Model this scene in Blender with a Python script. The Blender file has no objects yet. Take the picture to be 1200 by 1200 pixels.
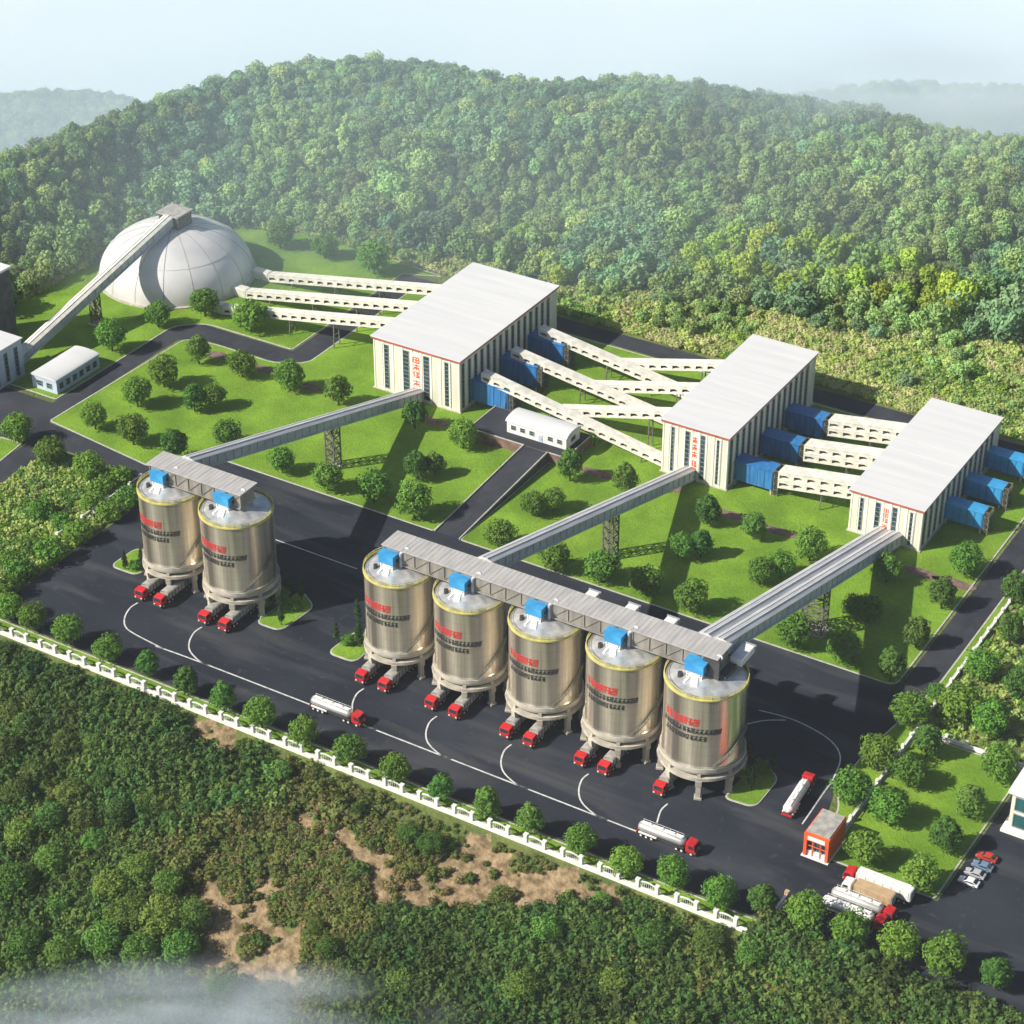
import bpy, math, random
from mathutils import Vector, Matrix, noise
random.seed(7)
C = bpy.context.scene
# ------------------------------------------------------------------ camera, sky, sun, exposure
F_PX, PITCH, YAW, DIST = 2614.0, math.radians(32.485), math.radians(31.27), 600.0
cy, sy = math.cos(YAW), math.sin(YAW)
def site(X, Y):            # view-aligned plan coordinates -> site grid
    return (cy*X - sy*Y, sy*X + cy*Y)
def plan(u, v):            # site grid -> view-aligned plan coordinates
    return (cy*u + sy*v, -sy*u + cy*v)
CH = DIST*math.sin(PITCH); CR = DIST*math.cos(PITCH)
camd = bpy.data.cameras.new('camera'); cam = bpy.data.objects.new('camera', camd); C.collection.objects.link(cam)
cu, cv = site(0, -CR)
cam.location = (cu, cv, CH); cam.rotation_euler = (math.pi/2-PITCH, 0, YAW)
camd.sensor_width = 36; camd.lens = 36*F_PX/1200; camd.clip_start = 1; camd.clip_end = 12000
C.camera = cam
SUN_EL = math.radians(37); SUN_AZ = (-0.675, -0.738)
w = bpy.data.worlds.new('World'); C.world = w; w.use_nodes = True
nt = w.node_tree; bg = nt.nodes['Background']
sky = nt.nodes.new('ShaderNodeTexSky'); sky.sky_type = 'NISHITA'; sky.sun_disc = False
sky.sun_elevation = SUN_EL; sky.sun_rotation = math.atan2(SUN_AZ[0], SUN_AZ[1]); sky.altitude = 100; sky.air_density = 1.0; sky.dust_density = 2.0; sky.ozone_density = 1.5
tc = nt.nodes.new('ShaderNodeTexCoord'); sp = nt.nodes.new('ShaderNodeSeparateXYZ'); cb = nt.nodes.new('ShaderNodeCombineXYZ')
mx = nt.nodes.new('ShaderNodeMath'); mx.operation = 'MAXIMUM'; mx.inputs[1].default_value = 0.16   # the bright horizon band goes on below eye level
nt.links.new(tc.outputs['Generated'], sp.inputs[0]); nt.links.new(sp.outputs[0], cb.inputs[0]); nt.links.new(sp.outputs[1], cb.inputs[1])
nt.links.new(sp.outputs[2], mx.inputs[0]); nt.links.new(mx.outputs[0], cb.inputs[2]); nt.links.new(cb.outputs[0], sky.inputs[0])
bg.inputs[1].default_value = 0.065
# thin bright veil of high cloud that thickens towards and below the horizon
mr = nt.nodes.new('ShaderNodeMapRange'); mr.inputs['From Min'].default_value = .10; mr.inputs['From Max'].default_value = -.10; nt.links.new(sp.outputs[2], mr.inputs['Value'])
nz = nt.nodes.new('ShaderNodeTexNoise'); nz.inputs['Scale'].default_value = 3.2; nz.inputs['Detail'].default_value = 6; nz.inputs['Roughness'].default_value = .55; nt.links.new(tc.outputs['Generated'], nz.inputs['Vector'])
vr = nt.nodes.new('ShaderNodeValToRGB'); vr.color_ramp.elements[0].position = .38; vr.color_ramp.elements[1].position = .66
vr.color_ramp.elements[0].color = (8.5,10.4,11.5,1); vr.color_ramp.elements[1].color = (11.2,12.2,12.6,1); nt.links.new(nz.outputs['Fac'], vr.inputs[0])
mi = nt.nodes.new('ShaderNodeMixRGB'); nt.links.new(mr.outputs[0], mi.inputs[0]); nt.links.new(sky.outputs[0], mi.inputs[1]); nt.links.new(vr.outputs[0], mi.inputs[2]); nt.links.new(mi.outputs[0], bg.inputs[0])
sl = bpy.data.lights.new('sun', 'SUN'); sl.energy = 5.0; sl.angle = math.radians(0.55); sl.color = (1, 0.95, 0.86)
so = bpy.data.objects.new('sun', sl); C.collection.objects.link(so)
sdir = Vector((SUN_AZ[0]*math.cos(SUN_EL), SUN_AZ[1]*math.cos(SUN_EL), math.sin(SUN_EL)))
so.rotation_euler = sdir.to_track_quat('Z', 'Y').to_euler(); so.location = (-100, -200, 200)
C.view_settings.view_transform = 'Standard'; C.view_settings.look = 'None'; C.view_settings.gamma = 1; C.view_settings.exposure = 0.5
C.cycles.max_bounces = 6; C.cycles.volume_bounces = 1; C.cycles.transparent_max_bounces = 6

def ray_plan(px, py, z=0):   # where a sight line meets height z, view-aligned plan
    dX = px-600; dY = (600-py)*math.sin(PITCH)+F_PX*math.cos(PITCH); dZ = (600-py)*math.cos(PITCH)-F_PX*math.sin(PITCH)
    t = (z-CH)/dZ
    return dX*t, -CR+dY*t
def at(px, py, z=0): return site(*ray_plan(px, py, z))

# ------------------------------------------------------------------ helpers
def link(o, parent=None):
    C.collection.objects.link(o)
    if parent: o.parent = parent
    return o
def tag(o, label=None, cat=None, group=None, kind=None):
    if label: o['label'] = label
    if cat: o['category'] = cat
    if group: o['group'] = group
    if kind: o['kind'] = kind
    return o
def thing(name, label, cat, loc=(0,0,0), rz=0, group=None, scale=None):
    o = bpy.data.objects.new(name, None); o.empty_display_size = .5; link(o)
    o.location = loc; o.rotation_euler = (0,0,rz)
    if scale: o.scale = scale if not isinstance(scale, (int,float)) else (scale,)*3
    return tag(o, label, cat, group)
KIDS = {}
def copy_tree(o, loc, rz=0, label=None, group=None, scale=None):
    c = o.copy(); link(c); c.location = loc; c.rotation_euler = (0,0,rz)
    if scale is not None: c.scale = (scale,)*3 if isinstance(scale,(int,float)) else scale
    if label: c['label'] = label
    if group: c['group'] = group
    for ch in KIDS.get(o.name, []):
        d = ch.copy(); link(d, c); KIDS.setdefault(c.name, []).append(d)
        for g in KIDS.get(ch.name, []):
            e = g.copy(); link(e, d); KIDS.setdefault(d.name, []).append(e)
    return c

class MB:
    def __init__(s): s.v = []; s.f = []; s.m = []; s.sm = []
    def add(s, vs, fs, mi=0, smooth=False):
        o = len(s.v); s.v += [tuple(p) for p in vs]; s.f += [tuple(i+o for i in f) for f in fs]
        s.m += [mi]*len(fs); s.sm += [smooth]*len(fs); return s
    def box(s, x0, y0, z0, x1, y1, z1, mi=0):
        vs = [(x,y,z) for z in (z0,z1) for y in (y0,y1) for x in (x0,x1)]
        return s.add(vs, [(0,2,3,1),(4,5,7,6),(0,1,5,4),(2,6,7,3),(0,4,6,2),(1,3,7,5)], mi)
    def cbox(s, x, y, z, sx, sy_, sz, mi=0): return s.box(x-sx/2, y-sy_/2, z-sz/2, x+sx/2, y+sy_/2, z+sz/2, mi)
    def beam(s, a, b, w_=.2, h_=.2, mi=0, up=(0,0,1)):
        a = Vector(a); b = Vector(b); d = (b-a).normalized(); up = Vector(up)
        if abs(d.dot(up)) > .98: up = Vector((0,1,0))
        r = d.cross(up).normalized()*w_/2; q = r.cross(d).normalized()*h_/2
        vs = [p+i*r+j*q for p in (a,b) for i,j in ((-1,-1),(1,-1),(1,1),(-1,1))]
        return s.add(vs, [(0,1,2,3),(7,6,5,4),(0,4,5,1),(1,5,6,2),(2,6,7,3),(3,7,4,0)], mi)
    def cyl(s, a, b, r0, r1=None, n=16, mi=0, cap=True, smooth=True):
        if r1 is None: r1 = r0
        a = Vector(a); b = Vector(b); d = (b-a).normalized()
        up = Vector((0,0,1)) if abs(d.z) < .95 else Vector((0,1,0))
        x = d.cross(up).normalized(); y = x.cross(d)
        vs = []
        for p, r in ((a,r0),(b,r1)):
            for i in range(n):
                t = 2*math.pi*i/n; vs.append(p + x*math.cos(t)*r + y*math.sin(t)*r)
        s.add(vs, [(i, (i+1)%n, n+(i+1)%n, n+i) for i in range(n)], mi, smooth)
        if cap: s.add(vs, [tuple(range(n))[::-1], tuple(range(n, 2*n))], mi)
        return s
    def lathe(s, prof, n=48, mi=0, a0=0, a1=2*math.pi, smooth=True, c=(0,0)):
        full = abs(a1-a0-2*math.pi) < 1e-6; k = n if full else n+1
        vs = [(c[0]+r*math.cos(a0+(a1-a0)*i/n), c[1]+r*math.sin(a0+(a1-a0)*i/n), z) for r, z in prof for i in range(k)]
        fs = []
        for j in range(len(prof)-1):
            for i in range(n):
                i2 = (i+1) % k if full else i+1
                fs.append((j*k+i, j*k+i2, (j+1)*k+i2, (j+1)*k+i))
        return s.add(vs, fs, mi, smooth)
    def prism(s, poly, z0, z1, mi=0):
        n = len(poly); A = sum(poly[i][0]*poly[(i+1)%n][1]-poly[(i+1)%n][0]*poly[i][1] for i in range(n))
        if A < 0: poly = poly[::-1]
        vs = [(x,y,z0) for x,y in poly]+[(x,y,z1) for x,y in poly]
        return s.add(vs, [tuple(range(n))[::-1], tuple(range(n,2*n))]+[(i,(i+1)%n,n+(i+1)%n,n+i) for i in range(n)], mi)
    def sheet(s, poly, z, mi=0):
        n = len(poly); A = sum(poly[i][0]*poly[(i+1)%n][1]-poly[(i+1)%n][0]*poly[i][1] for i in range(n))
        if A < 0: poly = poly[::-1]
        return s.add([(x,y,z) for x,y in poly], [tuple(range(n))], mi)
    def mesh(s, name, mats):
        me = bpy.data.meshes.new(name); me.from_pydata(s.v, [], s.f)
        for m_ in (mats if isinstance(mats,(list,tuple)) else [mats]): me.materials.append(m_)
        me.polygons.foreach_set('material_index', s.m); me.polygons.foreach_set('use_smooth', s.sm); me.update(); return me
    def build(s, name, mats, parent=None, kind=None, bevel=0):
        o = bpy.data.objects.new(name, s.mesh(name, mats)); link(o, parent)
        if parent: KIDS.setdefault(parent.name, []).append(o)
        if kind: o['kind'] = kind
        if bevel:
            b = o.modifiers.new('bevel', 'BEVEL'); b.width = bevel; b.segments = 2; b.limit_method = 'ANGLE'
        return o

def mat(name, col, col2=None, rough=.7, metal=0, scale=.4, bump=0, bscale=None, stretch=(1,1,1), detail=5, coord='Object', contrast=(.35,.65), rnd=0, trans=0, spec=None, bdist=.05):
    m = bpy.data.materials.new(name); m.use_nodes = True; n = m.node_tree.nodes; l = m.node_tree.links; b = n['Principled BSDF']
    b.inputs['Roughness'].default_value = rough; b.inputs['Metallic'].default_value = metal
    if spec is not None: b.inputs['Specular IOR Level'].default_value = spec
    if coord == 'World': g = n.new('ShaderNodeNewGeometry'); src = g.outputs['Position']
    else: g = n.new('ShaderNodeTexCoord'); src = g.outputs['Object']
    mp = n.new('ShaderNodeMapping'); mp.inputs['Scale'].default_value = stretch; l.new(src, mp.inputs[0])
    col2 = col2 or tuple(c*.8 for c in col)
    t = n.new('ShaderNodeTexNoise'); t.inputs['Scale'].default_value = scale; t.inputs['Detail'].default_value = detail; l.new(mp.outputs[0], t.inputs['Vector'])
    r = n.new('ShaderNodeValToRGB'); r.color_ramp.elements[0].position = contrast[0]; r.color_ramp.elements[1].position = contrast[1]
    r.color_ramp.elements[0].color = (*col2, 1); r.color_ramp.elements[1].color = (*col, 1); l.new(t.outputs['Fac'], r.inputs[0])
    out = r.outputs[0]
    if rnd:
        oi = n.new('ShaderNodeObjectInfo'); hs = n.new('ShaderNodeHueSaturation'); mr = n.new('ShaderNodeMapRange')
        mr.inputs['To Min'].default_value = 1-rnd; mr.inputs['To Max'].default_value = 1+rnd; l.new(oi.outputs['Random'], mr.inputs['Value'])
        l.new(mr.outputs[0], hs.inputs['Value']); l.new(out, hs.inputs['Color'])
        m2 = n.new('ShaderNodeMath'); m2.operation = 'MULTIPLY'; m2.inputs[1].default_value = 7.31; m3 = n.new('ShaderNodeMath'); m3.operation = 'FRACT'
        l.new(oi.outputs['Random'], m2.inputs[0]); l.new(m2.outputs[0], m3.inputs[0]); m4 = n.new('ShaderNodeMapRange')
        m4.inputs['To Min'].default_value = .5-rnd*.07; m4.inputs['To Max'].default_value = .5+rnd*.09; l.new(m3.outputs[0], m4.inputs['Value']); l.new(m4.outputs[0], hs.inputs['Hue'])
        out = hs.outputs[0]
    l.new(out, b.inputs['Base Color'])
    if bump:
        t2 = n.new('ShaderNodeTexNoise'); t2.inputs['Scale'].default_value = bscale or scale*6; t2.inputs['Detail'].default_value = 4; l.new(mp.outputs[0], t2.inputs['Vector'])
        bp = n.new('ShaderNodeBump'); bp.inputs['Strength'].default_value = bump; bp.inputs['Distance'].default_value = bdist
        l.new(t2.outputs['Fac'], bp.inputs['Height']); l.new(bp.outputs[0], b.inputs['Normal'])
    if trans:
        tr = n.new('ShaderNodeBsdfTranslucent'); l.new(out, tr.inputs[0]); ms = n.new('ShaderNodeMixShader'); ms.inputs[0].default_value = trans
        l.new(b.outputs[0], ms.inputs[1]); l.new(tr.outputs[0], ms.inputs[2]); l.new(ms.outputs[0], n['Material Output'].inputs[0])
    m['rampname'] = r.name
    return m
M = {}
def leafmat(name, a, b_, rnd=.35): return mat(name, a, b_, rough=.75, scale=.35, rnd=rnd, trans=.25, contrast=(.3,.7), spec=.2)
M['asphalt'] = mat('asphalt', (.033,.038,.049), (.015,.018,.026), rough=.85, scale=.03, coord='World', bump=.4, bscale=3, detail=9, contrast=(.3,.7), spec=.06)
M['road'] = mat('road_asphalt', (.048,.051,.062), (.028,.031,.040), rough=.85, scale=.06, coord='World', bump=.4, bscale=3, detail=9, spec=.06)
M['lawn'] = mat('lawn', (.185,.31,.028), (.115,.225,.018), rough=.9, scale=.07, coord='World', bump=.8, bscale=2.2, detail=10, contrast=(.3,.68), spec=.15, bdist=.3)
M['kerb'] = mat('kerb_stone', (.50,.49,.42), (.36,.35,.30), rough=.8, scale=.8, coord='World')
M['line'] = mat('road_paint', (.58,.58,.56), (.34,.34,.34), rough=.7, scale=.9, coord='World', contrast=(.3,.55))
M['cream'] = mat('cream_cladding', (.72,.68,.55), (.60,.57,.47), rough=.6, scale=.25, stretch=(2,2,.3))
M['panel'] = mat('pale_panel', (.80,.78,.70), (.70,.68,.62), rough=.55, scale=.3, stretch=(2,2,.3))
M['roof'] = mat('white_roof', (.62,.62,.61), (.56,.563,.565), rough=.5, scale=.3, stretch=(.12,1.2,1), contrast=(.25,.6), bump=.1, bscale=1)
M['red'] = mat('red_trim', (.52,.10,.06), (.38,.07,.05), rough=.6)
M['signred'] = mat('sign_red', (.80,.12,.03), (.66,.09,.03), rough=.6)
M['window'] = mat('dark_window', (.045,.085,.085), (.02,.035,.045), rough=.15, scale=.5, metal=.1, stretch=(1,1,2), detail=2)
M['frame'] = mat('window_frame', (.30,.34,.34), rough=.5)
M['concrete'] = mat('concrete', (.50,.46,.37), (.36,.33,.27), rough=.85, scale=.5, bump=.3, bscale=2)
M['concrete_dark'] = mat('dark_concrete', (.10,.10,.10), (.05,.05,.055), rough=.9, scale=.5)
M['steelroof'] = mat('grey_roof_sheet', (.44,.42,.40), (.34,.33,.32), rough=.7, scale=.35, stretch=(3,.5,1), bump=.15, bscale=2)
M['gallery'] = mat('gallery_sheet', (.55,.57,.61), (.38,.40,.45), rough=.55, metal=.3, scale=.3, stretch=(3,.2,1))
M['gantrywall'] = mat('gantry_sheet', (.30,.275,.24), (.19,.175,.155), rough=.6, metal=.2, scale=.3, stretch=(2,1,.4))
M['galleryroof'] = mat('gallery_roof', (.62,.61,.60), (.44,.44,.45), rough=.55, metal=.1, scale=.4, stretch=(3,.15,1))
M['lattice'] = mat('weathered_lattice', (.17,.16,.12), (.08,.08,.06), rough=.8, scale=1)
M['yellow'] = mat('yellow_rail', (.62,.55,.16), (.45,.40,.14), rough=.5)
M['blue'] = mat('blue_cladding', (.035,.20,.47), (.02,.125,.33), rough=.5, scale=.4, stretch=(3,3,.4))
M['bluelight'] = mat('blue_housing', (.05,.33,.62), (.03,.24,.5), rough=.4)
M['white'] = mat('white_paint', (.78,.77,.74), (.64,.63,.60), rough=.5, scale=.6)
M['truss'] = mat('cream_conveyor', (.74,.71,.62), (.55,.53,.46), rough=.6, scale=.5)
M['dark'] = mat('dark_steel', (.05,.05,.055), (.03,.03,.03), rough=.6)
M['dome'] = mat('dome_shell', (.66,.64,.61), (.50,.49,.49), rough=.55, scale=.09, stretch=(1,1,1), detail=8, bump=.1, bscale=.8)
M['seam'] = mat('dome_seam', (.16,.18,.22), rough=.7)
M['truckred'] = mat('truck_red', (.55,.02,.02), (.42,.015,.02), rough=.25, scale=.8)
M['tank'] = mat('tank_steel', (.60,.60,.58), (.42,.42,.41), rough=.35, metal=.5, scale=.5, stretch=(.3,2,2))
M['tyre'] = mat('tyre_rubber', (.02,.02,.02), rough=.9)
M['glass'] = mat('vehicle_glass', (.03,.04,.05), rough=.08)
M['lamp'] = mat('lamp_lens', (.8,.78,.7), rough=.2)
M['hopper'] = mat('trailer_cover', (.40,.38,.34), (.25,.24,.22), rough=.8, scale=.7)
M['tan'] = mat('tan_tarp', (.50,.35,.19), (.40,.27,.15), rough=.8, scale=.5)
M['trunk'] = mat('bark', (.10,.075,.05), (.05,.04,.03), rough=.95, scale=2)
M['soil'] = mat('bed_soil', (.24,.15,.12), (.13,.085,.07), rough=.95, scale=.5, coord='World', bump=.8, bscale=3, bdist=.3)
M['letterred'] = mat('letter_red', (.50,.03,.03), rough=.5)
M['letterblack'] = mat('letter_black', (.025,.025,.03), rough=.5)
M['teal'] = mat('teal_glass', (.03,.12,.12), (.02,.07,.08), rough=.1, scale=.3)
M['sheetblue'] = mat('pale_blue_wall', (.50,.56,.66), (.40,.46,.58), rough=.6, scale=.4)
# brushed, weathered silo steel with upright plates and reflection streaks painted into its colour
def worn(m, scale, stretch, lo, hi, k):
    """lays broad dust and tyre streaks over a paving colour"""
    n = m.node_tree.nodes; l = m.node_tree.links; b = n['Principled BSDF']; src = b.inputs['Base Color'].links[0].from_socket
    g = n.new('ShaderNodeNewGeometry'); mp = n.new('ShaderNodeMapping'); mp.inputs['Scale'].default_value = stretch; l.new(g.outputs['Position'], mp.inputs[0])
    t = n.new('ShaderNodeTexNoise'); t.inputs['Scale'].default_value = scale; t.inputs['Detail'].default_value = 7; t.inputs['Distortion'].default_value = .6; l.new(mp.outputs[0], t.inputs['Vector'])
    r = n.new('ShaderNodeMapRange'); r.inputs['From Min'].default_value = lo; r.inputs['From Max'].default_value = hi; r.inputs['To Max'].default_value = k; l.new(t.outputs['Fac'], r.inputs['Value'])
    mi = n.new('ShaderNodeMixRGB'); mi.inputs[2].default_value = (.085,.087,.09,1); l.new(r.outputs[0], mi.inputs[0]); l.new(src, mi.inputs[1]); l.new(mi.outputs[0], b.inputs['Base Color'])
worn(M['asphalt'], .06, (.35,2.2,1), .50, .72, .55); worn(M['asphalt'], .5, (1,1,1), .60, .75, .35); worn(M['road'], .3, (1,1,1), .5, .75, .3)
def stands(m, scale, a, b_):
    """patches of lighter and darker species across the slope"""
    n = m.node_tree.nodes; l = m.node_tree.links; b = n['Principled BSDF']; src = b.inputs['Base Color'].links[0].from_socket
    g = n.new('ShaderNodeNewGeometry'); t = n.new('ShaderNodeTexNoise'); t.inputs['Scale'].default_value = scale; t.inputs['Detail'].default_value = 4; l.new(g.outputs['Position'], t.inputs['Vector'])
    r = n.new('ShaderNodeMapRange'); r.inputs['From Min'].default_value = .36; r.inputs['From Max'].default_value = .64; r.inputs['To Min'].default_value = a; r.inputs['To Max'].default_value = b_; l.new(t.outputs['Fac'], r.inputs['Value'])
    h = n.new('ShaderNodeHueSaturation'); l.new(r.outputs[0], h.inputs['Value']); l.new(src, h.inputs['Color']); l.new(h.outputs[0], b.inputs['Base Color'])
    for x in n:
        if x.type == 'BSDF_TRANSLUCENT': l.new(h.outputs[0], x.inputs[0])
stands(M['lawn'], .09, .82, 1.12); stands(M['lawn'], .9, .9, 1.08)
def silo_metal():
    m = mat('silo_steel', (.92,.82,.65), (.25,.22,.18), rough=.24, metal=.70, scale=.26, stretch=(1,1,.05), detail=6, contrast=(.38,.60), bump=.12, bscale=.5, bdist=.3)  # stretched upright bands put bright and dark reflections, with weathering, into the base colour
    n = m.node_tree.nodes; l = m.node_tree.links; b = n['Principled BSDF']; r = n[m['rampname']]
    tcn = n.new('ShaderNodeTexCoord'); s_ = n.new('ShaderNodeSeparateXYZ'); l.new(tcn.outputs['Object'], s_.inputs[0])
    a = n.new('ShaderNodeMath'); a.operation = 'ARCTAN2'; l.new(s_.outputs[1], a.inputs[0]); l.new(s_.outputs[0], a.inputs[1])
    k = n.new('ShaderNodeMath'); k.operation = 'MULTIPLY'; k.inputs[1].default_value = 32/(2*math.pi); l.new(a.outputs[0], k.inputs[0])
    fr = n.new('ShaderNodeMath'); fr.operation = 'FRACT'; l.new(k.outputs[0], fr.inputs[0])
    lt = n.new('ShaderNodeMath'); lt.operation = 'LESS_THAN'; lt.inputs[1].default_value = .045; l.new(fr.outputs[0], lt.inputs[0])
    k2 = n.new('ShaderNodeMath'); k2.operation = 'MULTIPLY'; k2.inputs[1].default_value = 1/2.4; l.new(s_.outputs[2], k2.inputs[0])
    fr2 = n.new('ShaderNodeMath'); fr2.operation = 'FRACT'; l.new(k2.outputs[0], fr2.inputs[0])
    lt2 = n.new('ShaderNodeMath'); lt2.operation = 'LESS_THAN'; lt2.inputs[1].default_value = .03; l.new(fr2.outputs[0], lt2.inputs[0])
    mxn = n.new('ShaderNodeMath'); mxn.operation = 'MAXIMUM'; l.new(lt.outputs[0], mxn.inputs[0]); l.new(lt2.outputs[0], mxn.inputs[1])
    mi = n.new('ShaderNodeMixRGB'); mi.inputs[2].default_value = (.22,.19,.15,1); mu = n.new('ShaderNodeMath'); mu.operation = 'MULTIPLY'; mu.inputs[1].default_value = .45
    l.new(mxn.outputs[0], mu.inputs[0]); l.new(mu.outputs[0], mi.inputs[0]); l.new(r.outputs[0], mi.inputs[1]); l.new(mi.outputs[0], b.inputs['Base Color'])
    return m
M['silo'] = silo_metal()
M['silotop'] = mat('silo_roof_steel', (.78,.78,.76), (.50,.50,.50), rough=.38, metal=.6, scale=.5, detail=6)

# ------------------------------------------------------------------ terrain (one sheet)
def lerp_tab(tab, x):
    if x <= tab[0][0]: return tab[0][1]
    for (a, b), (c, d) in zip(tab, tab[1:]):
        if x <= c:
            t = (x-a)/(c-a); t = t*t*(3-2*t) if False else t
            return b+(d-b)*t
    return tab[-1][1]
def polar(X, Y): return math.atan2(X, Y+CR), math.hypot(X, Y+CR)
ZR = 24.0
ridge_px = [(-260,205),(-100,190),(0,176),(50,160),(110,140),(150,124),(200,106),(250,90),(300,77),(370,67),(430,62),(500,67),(560,82),(640,93),(700,88),(780,86),(830,92),(900,104),(960,115),(1020,123),(1100,140),(1200,160),(1320,175),(1500,200)]
foot_px = [(-260,470),(-100,395),(0,362),(120,296),(270,262),(345,268),(520,300),(660,330),(830,352),(960,374),(1130,396),(1320,415),(1500,440)]
far_px = [(-260,150),(-100,128),(0,120),(50,116),(100,117),(150,124),(260,150),(600,170),(900,130),(950,118),(1000,112),(1060,106),(1120,109),(1200,112),(1400,125)]
RIDGE = sorted(polar(*ray_plan(x, y, ZR+6)) for x, y in ridge_px)
FOOT = sorted(polar(*ray_plan(x, y, 0)) for x, y in foot_px)
RF = 4600.0
def far_z(px, py):
    dX = px-600; dY = (600-py)*math.sin(PITCH)+F_PX*math.cos(PITCH); dZ = (600-py)*math.cos(PITCH)-F_PX*math.sin(PITCH)
    return math.atan2(dX, dY), CH + dZ*RF/math.hypot(dX, dY)
FAR = sorted(far_z(x, y) for x, y in far_px)
def smooth(t): t = max(0, min(1, t)); return t*t*(3-2*t)
def ground(u, v):
    X, Y = plan(u, v); a, R = polar(X, Y)
    rf, rr = lerp_tab(FOOT, a), lerp_tab(RIDGE, a)
    nz = noise.noise(Vector((u*.012, v*.012, 3.1)))*.6 + noise.noise(Vector((u*.03, v*.03, 7.7)))*.4
    if R > rr:
        d = R-rr; fz = lerp_tab(FAR, a)
        near = ZR - d*.42 - (d*.03)**2
        t = smooth((R-rr-160)/(RF-rr-300)); valley = fz-60+60*smooth((R-3300)/(RF-3350))
        if R > RF: return fz + (noise.noise(Vector((u*.002, v*.002, 1)))*14) - (R-RF)*.9
        return near*(1-t)+valley*t if t < 1 else valley
    h = 0.0
    if R > rf:
        t = (R-rf)/(rr-rf)
        h = ZR*(.62*smooth(t)+.38*t)
        h += nz*11*math.sin(math.pi*min(1,t))
    low = -116.5-v if u > -95 else max(0, min(-116.5-v, -95-u+40)) if v < -116.5 else 0
    if u > 127: low = -112-(u-127)*-.05-v
    if low > 0: h -= 26*(1-math.exp(-low*.016)) - nz*3.2*smooth(low/20)
    if u < -200: h -= (-200-u)*.06*smooth((-200-u)/60)
    return h
def ground_at(px, py, hgt=0):
    z = 0
    for _ in range(8): u_, v_ = at(px, py, z+hgt); z = .5*z+.5*ground(u_, v_)
    return u_, v_, ground(u_, v_)

dirt_px = []
def track(pts, a):
    for (x0,y0), (x1,y1) in zip(pts, pts[1:]):
        n = max(1, int(math.hypot(x1-x0, y1-y0)/(a*.9)))
        for k in range(n): dirt_px.append(((x0+(x1-x0)*k/n, y0+(y1-y0)*k/n), 1.45*a*random.uniform(.8,1.2), 1.45*a*random.uniform(.6,.9)))
track([(228,846),(258,862),(268,872)], 7); dirt_px.append(((250,876),18,8)); dirt_px.append(((268,868),9,12))
track([(262,884),(280,897),(286,912),(278,922)], 4); track([(352,958),(372,968),(388,976)], 5); track([(398,982),(432,1004),(466,1030)], 6); track([(438,1040),(450,1062)], 7)
track([(520,1040),(535,1015),(548,998),(572,990)], 9); track([(478,1046),(520,1050),(560,1042),(600,1030),(640,1036),(672,1026)], 8); track([(560,1012),(590,1022),(640,1050)], 8)
track([(690,1050),(712,1058),(722,1074)], 9); track([(648,1062),(600,1064)], 6); dirt_px += [((700,1048),18,9),((612,1036),20,8),((560,1052),16,7)]
track([(246,1044),(238,1075),(250,1105),(244,1135)], 8); track([(250,1060),(290,1075),(330,1090),(352,1120)], 8); track([(268,1125),(310,1140),(350,1150)], 8); track([(300,1050),(330,1040)], 6); dirt_px += [((268,1096),15,12),((322,1122),16,9)]
DIRT = []
for (px, py), a, b in dirt_px:
    u_, v_, z_ = ground_at(px, py); DIRT.append((u_, v_, a/4.9, b/4.9/.6))
def dirt_at(u, v):
    X, Y = plan(u, v); best = 0
    X += 2.2*noise.noise(Vector((u*.22, v*.22, 5))); Y += 3.0*noise.noise(Vector((u*.22, v*.22, 9)))
    for du, dv, a, b in DIRT:
        x0, y0 = plan(du, dv); q = ((X-x0)/a)**2+((Y-y0)/b)**2
        if q < 1.6: best = max(best, min(1, (1.6-q)/.8))
    return best
def ground_mat():
    m = mat('wild_ground', (.17,.20,.060), (.09,.12,.035), rough=.95, scale=.08, coord='World', bump=1, bscale=.9, detail=10, spec=.1, bdist=.5)
    n = m.node_tree.nodes; l = m.node_tree.links; b = n['Principled BSDF']; r = n[m['rampname']]
    a = n.new('ShaderNodeAttribute'); a.attribute_name = 'dirt'
    t = n.new('ShaderNodeTexNoise'); t.inputs['Scale'].default_value = .5; t.inputs['Detail'].default_value = 8
    g = n.new('ShaderNodeNewGeometry'); l.new(g.outputs['Position'], t.inputs['Vector'])
    r2 = n.new('ShaderNodeValToRGB'); r2.color_ramp.elements[0].position = .35; r2.color_ramp.elements[1].position = .68
    r2.color_ramp.elements[0].color = (.13,.095,.05,1); r2.color_ramp.elements[1].color = (.36,.26,.15,1); l.new(t.outputs['Fac'], r2.inputs[0])
    ad = n.new('ShaderNodeMath'); ad.operation = 'ADD'; l.new(a.outputs['Fac'], ad.inputs[0]); l.new(t.outputs['Fac'], ad.inputs[1])
    mr = n.new('ShaderNodeMapRange'); mr.inputs['From Min'].default_value = .85; mr.inputs['From Max'].default_value = 1.1; l.new(ad.outputs[0], mr.inputs['Value'])
    mi = n.new('ShaderNodeMixRGB'); l.new(mr.outputs[0], mi.inputs[0]); l.new(r.outputs[0], mi.inputs[1]); l.new(r2.outputs[0], mi.inputs[2]); l.new(mi.outputs[0], b.inputs['Base Color'])
    return m
M['ground'] = ground_mat()
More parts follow.
